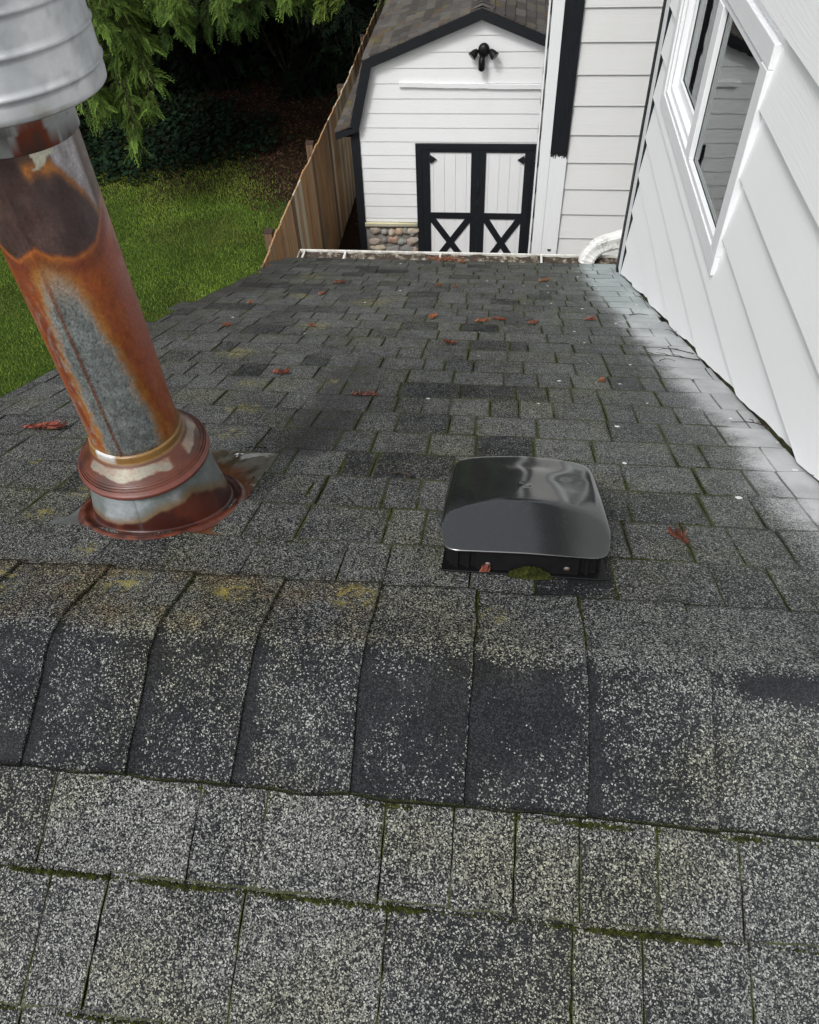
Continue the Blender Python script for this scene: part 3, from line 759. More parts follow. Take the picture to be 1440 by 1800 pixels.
# galvanised streak running down the near face
tr_ = np.interp(-Z, [.49, .51, .58, .71, .80, .85], [284, 294, 304, 319, 327, 327]); tl_ = np.interp(-Z, [.49, .56, .68, .85], [274, 267, 259, 258])
wl_ = ss(-8, 6, T2 - tl_ + 5*n3+2*n1)*(1 - ss(-9, 7, T2 - tr_ + 5*n3 + 3*n2))*ss(-.495, -.60, Z+.012*n3)
left = np.exp(-((T2-252-3*n1)/7.0)**2)*.0
C = mixc(C, ochre*.8, np.clip(ss(-16, 0, T2-tl_+4*n3)*(1-ss(-4, 17, T2-tr_+4*n3))*.85, 0, 1)*ss(-.48, -.53, Z))
g_ = galv[None, :]*(1+.25*n3[:, None])
C = C*(1-wl_[:, None]) + g_*wl_[:, None]
C = mixc(C, rust*1.05, np.exp(-((T2-274.0)/1.6)**2)*ss(-.50, -.56, Z)*.85)
C = mixc(C, rustd*.4, np.exp(-((T2-276.6)/.6)**2)*ss(-.50, -.55, Z)*.8)
# left flank mixed grey and orange
C = mixc(C, galv*.8, ss(-.1, .5, n3+.3*n2)*ss(268, 256, T2)*ss(-.52, -.6, Z)*.28)
# burnt dark crust above, with a bright rim
bound = np.interp(T2, [200, 228, 252, 277, 290, 311, 325, 338, 352, 368, 400], [-.47, -.490, -.506, -.487, -.500, -.508, -.507, -.50, -.482, -.462, -.45]) + .0016*n2
dk = ss(-.0035, .0055, Z-bound)
C = mixc(C, np.array([.36, .12, .025]), np.exp(-((Z-bound+.003)/.003)**2)*.6)
C = mixc(C, np.array([.10, .022, .012]), np.exp(-((Z-bound+.016)/.011)**2)*.6)
crust = mixc(np.tile(np.array([.040, .022, .020]), (len(V), 1)), np.array([.062, .036, .032]), ss(-.3, .6, n2))
crust = mixc(crust, np.array([.13, .085, .065]), ss(340, 375, T2+8*n1)*.7)
C = C*(1-dk[:, None]) + crust*dk[:, None]
# orange fringe under the whitish patches
fr_line = np.interp(T2, [290, 303, 323, 347, 356, 370], [-.388, -.389, -.391, -.440, -.470, -.46])
fringe = np.exp(-((Z-fr_line+.004*n2)/.009)**2)*ss(292, 300, T2)*(1-ss(352, 362, T2))
C = mixc(C, np.array([.42, .15, .025]), np.clip(fringe*(.75+.6*n2), 0, 1))
gp = ss(-.004, .006, Z-fr_line-.004+.006*n2)*ss(322, 332, T2+6*n2)*(1-ss(353, 362, T2+8*n1))*ss(-.352, -.37, Z)
C = mixc(C, np.array([.42, .40, .42]), np.clip(gp*(.7+.5*n1+.5*n2), 0, 1))
nw = fbm(V, 38, 5, 61)
wp = ss(-.002, .002, Z - (-.385+.010*nw+.004*np.sin(np.radians(T2*9))))*(1-ss(-.002, .002, Z+.359+.012*nw))*ss(297, 300, T2+22*nw)*(1-ss(336, 339, T2+20*nw))
C = mixc(C, np.array([.50, .49, .38]), np.clip(wp*1.1, 0, 1))
# grime ring at the collar
C = mixc(C, np.array([.17, .10, .03]), ss(-.845, -.868, Z)*.8)
sp_ = nr.normal(0, 1, len(V)); C = C*(1+.10*n2[:, None]) * (1+ (.09+.16*wl_[:, None])*sp_[:, None]); C = np.clip(C, .005, .9)
met = np.clip(wl_*.75, 0, 1)
mesh('pipe', V, Fc, MAT['flue'], flue, cols=C, attrs={'metal': met}, smooth=True)
# clamp band under the cap
prof = [(.0755, -.372), (.0785, -.370), (.079, -.350), (.0815, -.346), (.0815, -.322), (.074, -.318)]
V, Fc, T, R_, Z = lathe(prof); n1 = fbm(V, 22, 4, 9)
T2 = np.where(T < 120, T+360, T)
C = mixc(np.tile(np.array([.34, .35, .35]), (len(V), 1)), np.array([.17, .040, .018]), ss(.1, .3, n1+.45*np.exp(-((T2-318)/16)**2)))
C = mixc(C, np.array([.05, .045, .042]), ss(.0, .4, fbm(V, 40, 4, 77))*.7)
mesh('band', V, Fc, MAT['cap_metal'], flue, cols=C, attrs={'metal': np.full(len(V), .3)}, smooth=True)
# rain cap: ribbed drum with rolled beads and a conical top
def bead(z): return [(.129, z-.0035), (.1305, z-.0025), (.1318, z), (.1305, z+.0025), (.129, z+.0035)]
prof = [(.122, -.316), (.1265, -.322), (.1285, -.320), (.129, -.314)]
for z in (-.296, -.257, -.219, -.18): prof += bead(z)
prof += [(.129, -.150), (.150, -.145), (.150, -.138), (.10, -.10), (.02, -.06), (.001, -.055)]
prof = [prof[0]] + [q for a, b_ in zip(prof[:-1], prof[1:]) for q in lin(a, b_, max(1, int(np.hypot(b_[0]-a[0], b_[1]-a[1])/.004)))][1:] + [prof[-1]]
V, Fc, T, R_, Z = lathe(prof, seg=160); n1 = fbm(V*np.array([1, 1, .6]), 11, 4, 21); n2 = fbm(V, 50, 4, 4)
C = mixc(np.tile(np.array([.46, .48, .50]), (len(V), 1)), np.array([.64, .65, .66]), ss(-.3, .5, n1))
C = mixc(C, np.array([.40, .35, .27]), ss(-.300, -.318, Z)*ss(-.1, .4, n2)*.6)
C = mixc(C, np.array([.30, .31, .32]), ss(.1, .5, n2)*.4)
C = mixc(C, np.array([.26, .27, .28]), ss(.66, .9, np.abs(np.sin((Z+.296)/.0385*math.pi)) < .16)*.25)
mesh('rain_cap', V, Fc, MAT['cap_metal'], flue, cols=C, attrs={'metal': np.full(len(V), .45)}, smooth=True)
# inner lining of the drum
prof = [(.1215, -.317), (.1215, -.16), (.02, -.155)]
V, Fc, T, R_, Z = lathe(prof, seg=96); mesh('cap_lining', V, [f[::-1] for f in Fc], MAT['vent_base'], flue)
# storm collar
prof = lin((.0755, -.860), (.0790, -.862), 2) + lin((.0790, -.862), (.0800, -.874), 5) + lin((.0800, -.874), (.083, -.8785), 3) + lin((.083, -.8785), (.1045, -.9060), 26) + \
    [(.1052, -.9035), (.1066, -.9035), (.1070, -.9090), (.1076, -.9095), (.1082, -.9070), (.1096, -.9075), (.1100, -.9130), (.1107, -.9135), (.1113, -.9110), (.1128, -.9118), (.1133, -.9170), (.1150, -.9175), (.1160, -.9220), (.1150, -.9255), (.1120, -.926)]
V, Fc, T, R_, Z = lathe(prof)
n1 = fbm(V, 20, 5, 5); n2 = fbm(V, 70, 4, 6); T2 = np.where(T < 120, T+360, T)
C = mixc(np.tile(np.array([.095, .024, .011]), (len(V), 1)), np.array([.050, .014, .008]), ss(-.3, .5, n1))
C = mixc(C, np.array([.20, .062, .050]), ss(.110, .114, R_)*.45)
wl_ = ss(.0835, .087, R_)*(1-ss(.0955, .0985, R_+.0035*n1+.0022*np.sin(np.radians(T2*5))))*np.clip(ss(225, 236, T2)*(1-ss(318, 326, T2+9*n1)) + ss(345, 351, T2+4*n1)*(1-ss(385, 400, T2)), 0, 1)
wl_ = np.clip(wl_*(.55+1.1*ss(-.35, .25, fbm(V, 42, 4, 55))), 0, 1)
C = mixc(C, np.array([.42, .27, .19]), wl_*.85)
inn = ss(.3, .8, wl_)*ss(-.5, .1, n1+.3)
C = mixc(C, np.array([.21, .215, .175]), inn*.85)
C = mixc(C, np.array([.20, .11, .03]), (1-ss(.080, .0835, R_))*.85)
C = mixc(C, np.array([.50, .52, .52]), (1-ss(.0785, .0812, R_))*ss(232, 238, T2)*(1-ss(262, 268, T2))*.9)
mesh('storm_collar', V, Fc, MAT['flue_wet'], flue, cols=np.clip(C*(1+.12*n2[:, None]), .004, .9), attrs={'metal': inn*.4}, smooth=True)
# flashing boot: cone from a level ring down to an oval ring lying on the slope
seg = 240; V = []; Tt = []; Q = []; Hh = []
def slope_pt(r_, a, h): x = PX + r_*math.cos(a); y = PY + r_*math.sin(a)*1.02; return np.array([x, y + h*SN, RZ-(y-RY)*TN + h*CS])
rings = []
NB = 40
for j in range(NB+1):
    t = j/NB
    ring_ = []
    for k in range(seg):
        a = 2*math.pi*k/seg; top = np.array([PX+.100*math.cos(a), PY+.100*math.sin(a), -.905]); bot = slope_pt(.124, a, .008)
        ring_.append(top + (bot-top)*t); Tt.append(math.degrees(a)); Q.append(t)
    rings.append(ring_)
for (r_, h) in ((.127, .0065), (.131, .0060), (.134, .0066), (.1375, .0092), (.141, .0100), (.1445, .0088), (.147, .0060), (.149, .0045), (.152, .0036)):
    rings.append([slope_pt(r_, 2*math.pi*k/seg, h) for k in range(seg)])
    for k in range(seg): Tt.append(360*k/seg); Q.append(1+(r_-.124)*20)
V = np.array([p for r_ in rings for p in r_]); Tt = np.array(Tt); Q = np.array(Q)
Fc = [(i*seg+k, i*seg+(k+1) % seg, (i+1)*seg+(k+1) % seg, (i+1)*seg+k) for i in range(len(rings)-1) for k in range(seg)]
n1 = fbm(V, 16, 5, 15); n2 = fbm(V, 60, 4, 16); T2 = np.where(Tt < 120, Tt+360, Tt)
C = mixc(np.tile(np.array([.20, .225, .22]), (len(V), 1)), np.array([.34, .37, .39]), ss(-.2, .5, n1+.5*np.exp(-((T2-262)/14)**2)-.2))
lev = np.interp(T2, [200, 250, 280, 296, 330, 350, 366, 400], [.85, .86, .80, .62, .48, .62, .80, .9]) + .06*n1
dk = ss(-.03, .03, Q-lev)
C = mixc(C, np.array([.22, .12, .03]), np.clip(ss(-.20, .0, Q-lev)*.75, 0, 1))
C = C*(1-dk[:, None]) + mixc(np.tile(np.array([.042, .010, .007]), (len(V), 1)), np.array([.085, .020, .011]), ss(0, .4, n1+ss(1.0, 1.5, Q)*.25))*dk[:, None]
C = mixc(C, np.array([.16, .042, .014]), ss(1.02, 1.4, Q)*ss(.0, .4, n2+.1)*.5)
C = mixc(C, np.array([.06, .07, .07]), np.exp(-((T2-277)/.7)**2)*(Q < 1)*.7)
mesh('flashing_boot', V, Fc, MAT['flue_wet'], flue, cols=np.clip(C*(1+.15*n2[:, None]), .004, .9), attrs={'metal': (1-dk)*.35}, smooth=True)
# flashing plate on the slope
nx, nv = 90, 120; V = []; Fc = []
for j in range(nv+1):
    for i in range(nx+1):
        x = -.785 + .325*i/nx; v = .285 + .425*j/nv
        V.append(far(x, v, .0030 + .0012*mn.noise(Vector((x*14, v*14, 0)))))
for j in range(nv):
    for i in range(nx): Fc.append((j*(nx+1)+i, j*(nx+1)+i+1, (j+1)*(nx+1)+i+1, (j+1)*(nx+1)+i))
V = np.array(V); n1 = fbm(V, 13, 5, 31); n2 = fbm(V*np.array([2.5, .8, .8]), 26, 4, 33)
dd = np.hypot(V[:, 0]-PX, V[:, 1]-PY)
C = mixc(np.tile(np.array([.070, .052, .032]), (len(V), 1)), np.array([.125, .118, .10]), ss(-.2, .3, n2+.5*ss(-.55, -.47, V[:, 0])))
C = mixc(C, np.array([.13, .14, .145]), ss(-.70, -.75, V[:, 0])*.8)
C = mixc(C, np.array([.13, .04, .012]), (1-ss(.155, .215, dd+.03*n1))*.9*ss(-.64, -.54, V[:, 0]))
C = mixc(C, np.array([.55, .56, .54]), ss(.42, .5, n1)*.6)
pl = mesh('flashing_plate', V, Fc, MAT['flue'], flue, cols=np.clip(C*(1+.2*n2[:, None]), .004, .9), attrs={'metal': np.full(len(V), .05)})
sm = pl.modifiers.new('solid', 'SOLIDIFY'); sm.thickness = .001
# two pale paint scrapes left on the plate
b = B()
for (x, v, dx, dv) in ((-.556, .688, .009, .010), (-.545, .690, .010, .004), (-.552, .676, .004, .006)):
    pts = [far(x+dx*c_, v+dv*s_, .0052) for c_, s_ in ((-.5, -.5), (.3, -.6), (.5, .4), (-.2, .6))]; b.add(pts, [(0, 1, 2, 3)])
b.build('paint_mark', MAT['vinyl'], pl)

# ------------------------------------------------------------------ roof vent
vent = root('roof_vent', far(.06, .36, 0), 'glossy black plastic roof vent with a domed hood and open front', 'roof vent')
cx, cv, hw, hv = .064, .366, .1345, .158
def smin(a, b_, k): h = max(0, min(1, .5+.5*(b_-a)/k)); return b_*(1-h)+a*h - k*h*(1-h)
seg, rn = 160, 46; V = []; Fc = []
def hood(x, v, rho):
    side = 1-min(1, abs((x-cx)/hw))**2
    rho = min(1, (min(1, abs(x-cx)/(hw*(1-.03*max(0, (v-cv)/hv))))**14 + max(0, min(1, (v-cv)/hv))**10)**.1)
    top = .030 + (.052+.016*side)*max(0, 1-rho**26)**.40
    face = .047 + (v-.207)*.46 + .004*side
    h = smin(top, face, .004)
    # slumped dimples
    h -= .0040*math.exp(-((x-.085)/.034)**2-((v-.462)/.026)**2)
    h += .0030*math.exp(-((x-.080)/.050)**2-((v-.43)/.05)**2)
    h -= .003*math.exp(-((x-.150)/.03)**2-((v-.40)/.04)**2)
    h += .0012*mn.noise(Vector((x*12, v*12, 4)))
    return max(h, .032)
for j in range(rn+1):
    rho = (j/rn)**.6
    for k in range(seg):
        a = 2*math.pi*k/seg; c_, s_ = math.cos(a), math.sin(a); e = 2/(12.0 if s_ < 0 else 8.0)
        ux = abs(c_)**e*math.copysign(1, c_); uv_ = abs(s_)**e*math.copysign(1, s_)
        taper = 1 - .03*max(0, uv_)*1.0 - .02*(uv_ < 0)*abs(uv_)
        x = cx + hw*ux*rho*taper; v = cv + hv*uv_*rho*(1-.0*c_)
        if uv_ > 0: v -= .010*(abs(ux)**2)*uv_*rho
        hh = hood(x, v, rho)
        V.append(far(x, v, hh + .0))
for j in range(rn):
    for k in range(seg): Fc.append((j*seg+k, j*seg+(k+1) % seg, (j+1)*seg+(k+1) % seg, (j+1)*seg+k))
hd = mesh('hood', V, Fc, MAT['vent'], vent, smooth=True)
sm = hd.modifiers.new('solid', 'SOLIDIFY'); sm.thickness = .0035; sm.offset = -1
def fbox(bb, x0, x1, v0, v1, h0, h1):
    Vv = [far(x, v, h) for h in (h0, h1) for v in (v0, v1) for x in (x0, x1)]
    bb.add(Vv, [(0, 2, 3, 1), (4, 5, 7, 6), (0, 1, 5, 4), (2, 6, 7, 3), (0, 4, 6, 2), (1, 3, 7, 5)])
b = B(); fbox(b, -.055, .180, .236, .47, .004, .052); bev(b.build('base', MAT['vent_base'], vent), .003)
b = B(); fbox(b, -.012, .152, .228, .2355, .006, .047); bev(b.build('front_plate', MAT['vent_base'], vent), .002)
b = B(); fbox(b, -.066, .196, .218, .50, .0075, .0105); bev(b.build('flange', MAT['vent_base'], vent), .001)
b = B()
for i in range(7): fbox(b, -.060, -.0552, .245+i*.03, .258+i*.03, .012, .046)
fbox(b, -.060, -.0551, .25, .44, .010, .0125)
b.build('louvre', MAT['vent_base'], vent); b = B()
for i in range(7): fbox(b, .1802, .186, .245+i*.03, .258+i*.03, .012, .046)
fbox(b, .1801, .186, .25, .44, .010, .0125)
b.build('louvre', MAT['vent_base'], vent); b = B()
for xr_ in (-.046, -.028, .160):
    b = B(); fbox(b, xr_, xr_+.006, .230, .2355, .010, .045); b.build('rib', MAT['vent_base'], vent)
for x in (.008, .132):
    b = B(); c0 = np.array(far(x, .2275, .021)); b.tube([c0, c0+np.array([0, -.0022, -.0002]), c0+np.array([0, -.003, -.0003])], [.0052, .0046, .002], 14); b.build('screw', MAT['screw'], vent, smooth=True)

# ------------------------------------------------------------------ shed
SY = 10.2
shed = root('shed', (-.35, SY+1.8, GZ), 'white barn style shed with gambrel roof and black trimmed double doors', 'shed')
AX = -.350
prof_l = [(-1.985, GZ), (-1.985, -3.99), (-1.73, -3.19), (AX, -2.70)]
prof_s = [(-1.985, GZ), (-1.985, -3.99), (-1.73, -3.19), (AX, -2.70), (2*AX+1.73, -3.19), (2*AX+1.985, -3.99), (2*AX+1.985, GZ)]
xs = [p[0] for p in prof_s[1:-1]]; zs = [p[1] for p in prof_s[1:-1]]
zh = lambda s: float(np.interp(s, xs, zs)) if xs[0] < s < xs[-1] else -3.99
b = B()
DX0, DX1, DZ1 = -1.175, .41, -4.14
siding(b, lambda s: (s, SY), (0, -1), -1.98, 1.28, lambda s: -5.225 if s < DX0 else GZ, zh, .1745, -3.073, .08, .002, .012, [(DX0, DX1, GZ-.1, DZ1)])
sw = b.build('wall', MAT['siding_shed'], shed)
b = B(); b.prism([(p[0], SY+.001, p[1]-.002) for p in prof_s], None, (0, 3.8, 0)); b.build('wall', MAT['trim_z'], shed)
# roof: four planes with courses of shingles
RB = B(); rt = []
def roofplane(p0, p1, y0, y1, course, seed, th=.02):
    """p0 upper (x,z) to p1 lower"""
    L = math.hypot(p1[0]-p0[0], p1[1]-p0[1]); d = ((p1[0]-p0[0])/L, (p1[1]-p0[1])/L); nrm_ = (-d[1], d[0]) if p1[0] > p0[0] else (d[1], -d[0])
    if nrm_[1] < 0: nrm_ = (-nrm_[0], -nrm_[1])
    k = 0; a = 0; r = random.Random(seed)
    while a < L:
        c_ = min(L, a+course); y = y0 - r.uniform(0, .15)
        while y < y1:
            w_ = r.uniform(.12, .30); ya, yb = max(y, y0), min(y+w_-.009, y1); y += w_
            if yb-ya < .02: continue
            t = r.random(); j = r.uniform(-.004, .004)
            def pt(s, yy, h): return (p0[0]+d[0]*s+nrm_[0]*h, yy, p0[1]+d[1]*s+nrm_[1]*h)
            s1 = c_+.008+j
            Vv = [pt(a, ya, .002), pt(a, yb, .002), pt(s1, yb, .022), pt(s1, ya, .022), pt(a, ya, -.004), pt(a, yb, -.004), pt(s1, yb, -.004), pt(s1, ya, -.004)]
            RB.add(Vv, [(0, 1, 2, 3), (3, 2, 6, 7), (0, 3, 7, 4), (1, 5, 6, 2)]); rt.extend([t]*8)
        a = c_
Y0, Y1 = SY-.09, SY+3.9
A = (AX, -2.600); BL = (-1.775, -3.135); CL = (-2.005, -3.905); EL = (-2.20, -3.975)
mir = lambda p: (2*AX-p[0], p[1])
for sgn in (0, 1):
    f_ = (lambda p: p) if sgn == 0 else mir
    roofplane(f_(A), f_(BL), Y0, Y1, .13, 3+sgn); roofplane(f_(BL), f_(CL), Y0, Y1, .13, 5+sgn); roofplane(f_(CL), f_(EL), Y0, Y1, .11, 8+sgn)
n = len(RB.v); 
for i in range(28):                         # ridge caps
    y = Y0 + i*.142; t = rng.random()
    for sg in (-1, 1):
        RB.add([(AX, y, A[1]+.020), (AX, y+.150, A[1]+.012), (AX+sg*.13, y+.150, A[1]-.035), (AX+sg*.13, y, A[1]-.027)], [(0, 1, 2, 3)]); rt.extend([t]*4)
sroof = mesh('roof', RB.v, RB.f, MAT['shed_roof'], shed, attrs={'tint': rt})
b = B()
for f_ in ((lambda p: p), mir):
    for p, q in ((A, BL), (BL, CL), (CL, EL)):
        p, q = f_(p), f_(q); b.prism([(p[0], Y0+.01, p[1]-.003), (q[0], Y0+.01, q[1]-.003), (q[0], Y0+.01, q[1]-.022), (p[0], Y0+.01, p[1]-.022)], None, (0, Y1-Y0-.02, 0))
b.build('roof_deck', MAT['black_x'], sroof)
# black fascia following the gambrel
def fascia(pts_out, pts_in, yy, th):
    for i in range(len(pts_out)-1):
        q = [pts_out[i], pts_out[i+1], pts_in[i+1], pts_in[i]]
        bb = B(); bb.prism([(p[0], yy, p[1]) for p in q], None, (0, th, 0)); bb.build('fascia_board', MAT['black_x'], shed)
out_ = [A, BL, CL]; in_ = [(AX, -2.722), (-1.675, -3.215), (-1.895, -3.955)]
fascia([(p[0], p[1]-.006) for p in out_], in_, Y0-.012, .024)
fascia([(mir(p)[0], p[1]-.006) for p in out_], [mir(p) for p in in_], Y0-.012, .024)
b = B(); b.prism([(p[0], Y0-.014, p[1]) for p in [(-1.895, -3.958), (-1.900, -3.912), (-2.200, -3.985), (-2.200, -4.072)][::-1]], None, (0, .024, 0)); b.build('fascia_board', MAT['black_x'], shed)
b = B(); b.box(-2.212, -2.198, Y0+.012, Y1, -4.070, -3.984); b.build('fascia_board', MAT['black_x'], shed)
b = B(); b.box(-2.197, -1.985, Y0+.02, Y1, -4.045, -4.035); b.build('soffit', MAT['black_x'], shed)
b = B(); b.prism([(-2.02, SY-.028, GZ), (-1.925, SY-.028, GZ), (-1.905, SY-.028, -3.96), (-1.985, SY-.028, -3.96)], None, (0, .027, 0)); b.build('corner_board', MAT['black_z'], shed)
b = B(); b.box(-2.022, -1.987, SY-.027, SY+.07, GZ, -4.02); b.build('corner_board', MAT['black_z'], shed)
# ledger strip under the light
b = B()
for i in range(24):
    x = -1.35 + i*(2.6/24); zz = -3.405-.0022*i*.8 + .006*mn.noise(Vector((x*3, 0, 0)))
    b.box(x, x+2.6/24+.001*(i % 2), SY-.042+.001*(i % 2), SY-.003, zz-.050+.008*mn.noise(Vector((x*5, 2, 0))), zz)
b.build('ledger_strip', MAT['siding_shed'], shed)
# doors
def zprism(bb, pts, y, th): bb.prism([(p[0], y, p[1]) for p in pts], None, (0, th, 0))
zb = GZ+.05
b = B(); fy = SY-.030
b.box(DX0, DX1, fy, SY+.0, DZ1-.075, DZ1); b.box(DX0, DX0+.085, fy+.001, SY, zb, DZ1-.075); b.box(DX1-.06, DX1, fy+.001, SY, zb, DZ1-.075)
bev(b.build('door_frame', MAT['black_x'], shed), .002)
for (x0_, x1_) in ((DX0+.087, -.350), (-.346, DX1-.062)):
    b = B()
    nb = 5; wd = (x1_-x0_)/nb
    for i in range(nb): b.box(x0_+i*wd+.0015, x0_+(i+1)*wd-.0015, SY-.018, SY-.004, zb+.02, DZ1-.077)
    b.box(x0_+.001, x1_-.001, SY-.006, SY-.0035, zb+.021, DZ1-.078)
    d = b.build('door', MAT['siding_shed'], shed); 
    b = B(); st = .105; y_ = SY-.034
    zt, zm1, zm0, zbb = DZ1-.079, -5.068, -5.152, -5.905
    ins = .0
    lo = x0_; hi = x1_
    b.box(lo, lo+st*.95, y_, SY-.0185, zb+.005, zt); b.box(hi-st*.85, hi, y_, SY-.0185, zb+.005, zt)
    l_, h_ = lo+st*.95, hi-st*.85
    b.box(l_, h_, y_+.001, SY-.0185, zt-.028, zt); b.box(l_, h_, y_+.001, SY-.0185, zm0, zm1); b.box(l_, h_, y_+.001, SY-.0185, zb+.005, zb+.09)
    wv = .058; zX0 = zb+.09
    Lx, Lz = (h_-l_), (zm0-zX0); nn = math.hypot(Lx, Lz); ox, oz = wv*Lz/nn, wv*Lx/nn
    zprism(b, [(l_, zm0), (l_+ox*1.5, zm0), (h_, zX0+oz*1.5), (h_, zX0), (h_-ox*1.5, zX0), (l_, zm0-oz*1.5)][::-1], y_+.002, .013)
    zprism(b, [(h_, zm0), (h_, zm0-oz*1.5), (l_+ox*1.5, zX0), (l_, zX0), (l_, zX0+oz*1.5), (h_-ox*1.5, zm0)], y_+.003, .0125)
    b.build('brace', MAT['black_x'], d)
    left = x0_ < -.5
    hx = lo+.09 if left else hi-.08; sg = 1 if left else -1
    b = B(); zprism(b, [(hx-.05*sg, -4.30), (hx+.02*sg, -4.305), (hx+.015*sg, -4.275), (hx+.105*sg, -4.335), (hx+.02*sg, -4.395), (hx+.02*sg, -4.365), (hx-.05*sg, -4.37)][::-sg or 1], y_-.006, .006)
    b.build('hinge', MAT['black_x'], d)
    b = B(); zprism(b, [(hx-.05*sg, -5.80), (hx+.02*sg, -5.80), (hx+.015*sg, -5.775), (hx+.105*sg, -5.835), (hx+.02*sg, -5.895), (hx+.02*sg, -5.865), (hx-.05*sg, -5.86)][::-sg or 1], y_-.006, .006)
    b.build('hinge', MAT['black_x'], d)
b = B(); b.box(-.37, -.325, SY-.046, SY-.035, -4.80, -4.70); b.box(-.365, -.33, SY-.052, SY-.046, -4.78, -4.72); b.build('latch', MAT['black_x'], shed)
# stone veneer left of the doors
b = B(); b.box(-1.922, DX0-.002, SY-.020, SY-.0005, GZ, -5.285, (.14, .13, .115)); b.box(-1.922, DX0-.002, SY-.055, SY-.0, -5.285, -5.245, (.30, .28, .22)); b.box(-1.921, DX0-.003, SY-.052, SY-.001, -5.2445, -5.229, (.55, .52, .33))
r4 = random.Random(5); cols_ = [(.28, .235, .20), (.32, .215, .165), (.24, .235, .22), (.36, .31, .24), (.17, .165, .16), (.26, .20, .165), (.38, .28, .20), (.20, .20, .19)]
import bmesh
ico = bmesh.new(); bmesh.ops.create_icosphere(ico, subdivisions=3, radius=1); iv = [tuple(v.co) for v in ico.verts]; ifc = [[v.index for v in f.verts] for f in ico.faces]; ico.free()
placed = []
zc = [(-5.36, .055, .068), (-5.50, .055, .068), (-5.64, .065, .08), (-5.79, .06, .075), (-5.92, .06, .07)]
for zi, rz_, rx_ in zc:
    x = -1.90 + r4.uniform(0, .05)
    while x < DX0-.04:
        rx = rx_*r4.uniform(.6, 1.4); rz2 = rz_*r4.uniform(.75, 1.2)
        if zi == -5.64 and abs(x+rx+1.52) < .1: rx = .115; rz2 = .082
        cxs = min(x+rx, DX0-.03-rx*.5); c0 = cols_[r4.randrange(8)]; sd_ = r4.random()*50; zz = zi+r4.uniform(-.025, .025)
        Vv = []
        for p in iv:
            k = 1+.34*mn.noise(Vector((p[0]*1.3+sd_, p[1]*1.3, p[2]*1.3)))
            Vv.append((cxs+p[0]*rx*k*1.02, SY-.018+p[1]*.042*k, zz+math.copysign(abs(p[2])**.85, p[2])*rz2*k))
        b.add(Vv, ifc, c0); x = cxs+rx-.004
b.build('stone_veneer', MAT['stone'], shed, cols=True, smooth=True)

# security light on the gable
sl = root('security_light', (-.32, SY-.01, -3.06), 'black twin head security light with sensor on the shed gable', 'security light')
def ell(bb, c, r, sub=None):
    bb.add([(c[0]+p[0]*r[0], c[1]+p[1]*r[1], c[2]+p[2]*r[2]) for p in iv], ifc)
b = B(); ell(b, (-.318, SY-.06, -3.045), (.070, .05, .078)); b.tube([(-.318, SY+.0, -3.045), (-.318, SY-.05, -3.045)], .066, 20); b.build('junction_box', MAT['vent_base'], sl, smooth=True)
for sg in (-1, 1):
    b = B(); c0 = np.array((-.318+sg*.075, SY-.075, -3.035)); d = np.array((sg*.62, -.42, -.60)); d = d/np.linalg.norm(d)
    b.tube([c0, c0+d*.02, c0+d*.045, c0+d*.095, c0+d*.099], [.018, .032, .042, .053, .054], 18)
    b.build('lamp_head', MAT['vent_base'], sl, smooth=True)
    b = B(); b.tube([c0+d*.0995, c0+d*.101], [.046, .042], 18); b.build('lens', MAT['cap_grey'] if 'cap_grey' in MAT else MAT['screw'], sl)
b = B(); b.tube([(-.335, SY-.075, -3.10), (-.335, SY-.105, -3.13), (-.337, SY-.11, -3.16), (-.337, SY-.11, -3.235), (-.337, SY-.105, -3.25)], [.03, .036, .040, .040, .022], 14); b.build('sensor', MAT['vent_base'], sl, smooth=True)

# ------------------------------------------------------------------ fence
FXX = -2.52
fence = root('fence', (FXX, 9.0, GZ), 'weathered brown board fence between the lawn and the shed', 'fence')
b = B(); y = 2.0; r5 = random.Random(9)
while y < 24:
    wv = .138; t = r5.random(); c0 = np.array([.46, .29, .155])*(1-t*.45) + np.array([.10, .09, .06])*t*.5
    if r5.random() < .24: c0 = np.array([.48, .42, .31])
    elif r5.random() < .22: c0 = np.array([.17, .10, .055])
    if y < 11.5 and r5.random() < .35: c0 = np.array([.36, .21, .10])
    if y > 15: c0 = c0*np.array([.75, .8, .75])
    top = -4.2 + r5.uniform(-.012, .012) + .03*math.sin(y*.9); lean = r5.uniform(-.004, .004)
    x0_ = FXX+lean; 
    n0 = len(b.v); b.box(x0_, x0_+.018, y+.002, y+wv-.001, GZ-.02, top, tuple(c0)); y += wv
b.build('boards', MAT['wood'], fence, cols=True)
b = B()
for zz in (-4.45, -5.55): b.box(FXX-.040, FXX-.005, 2.0, 24, zz-.045, zz+.045, (.22, .13, .07))
b.build('rail', MAT['wood'], fence, cols=True)
y = 7.85
for y in (5.45, 7.85, 10.25, 12.65, 15.05, 17.45, 19.85):
    b = B(); pt_ = -4.19 if y in (7.85, 10.25) else -4.30; b.box(FXX-.135, FXX-.042, y, y+.09, GZ, pt_, (.12, .075, .045)); b.box(FXX-.140, FXX-.037, y-.005, y+.095, pt_, pt_+.018, (.05, .03, .025)); b.build('post', MAT['wood'], fence, cols=True)

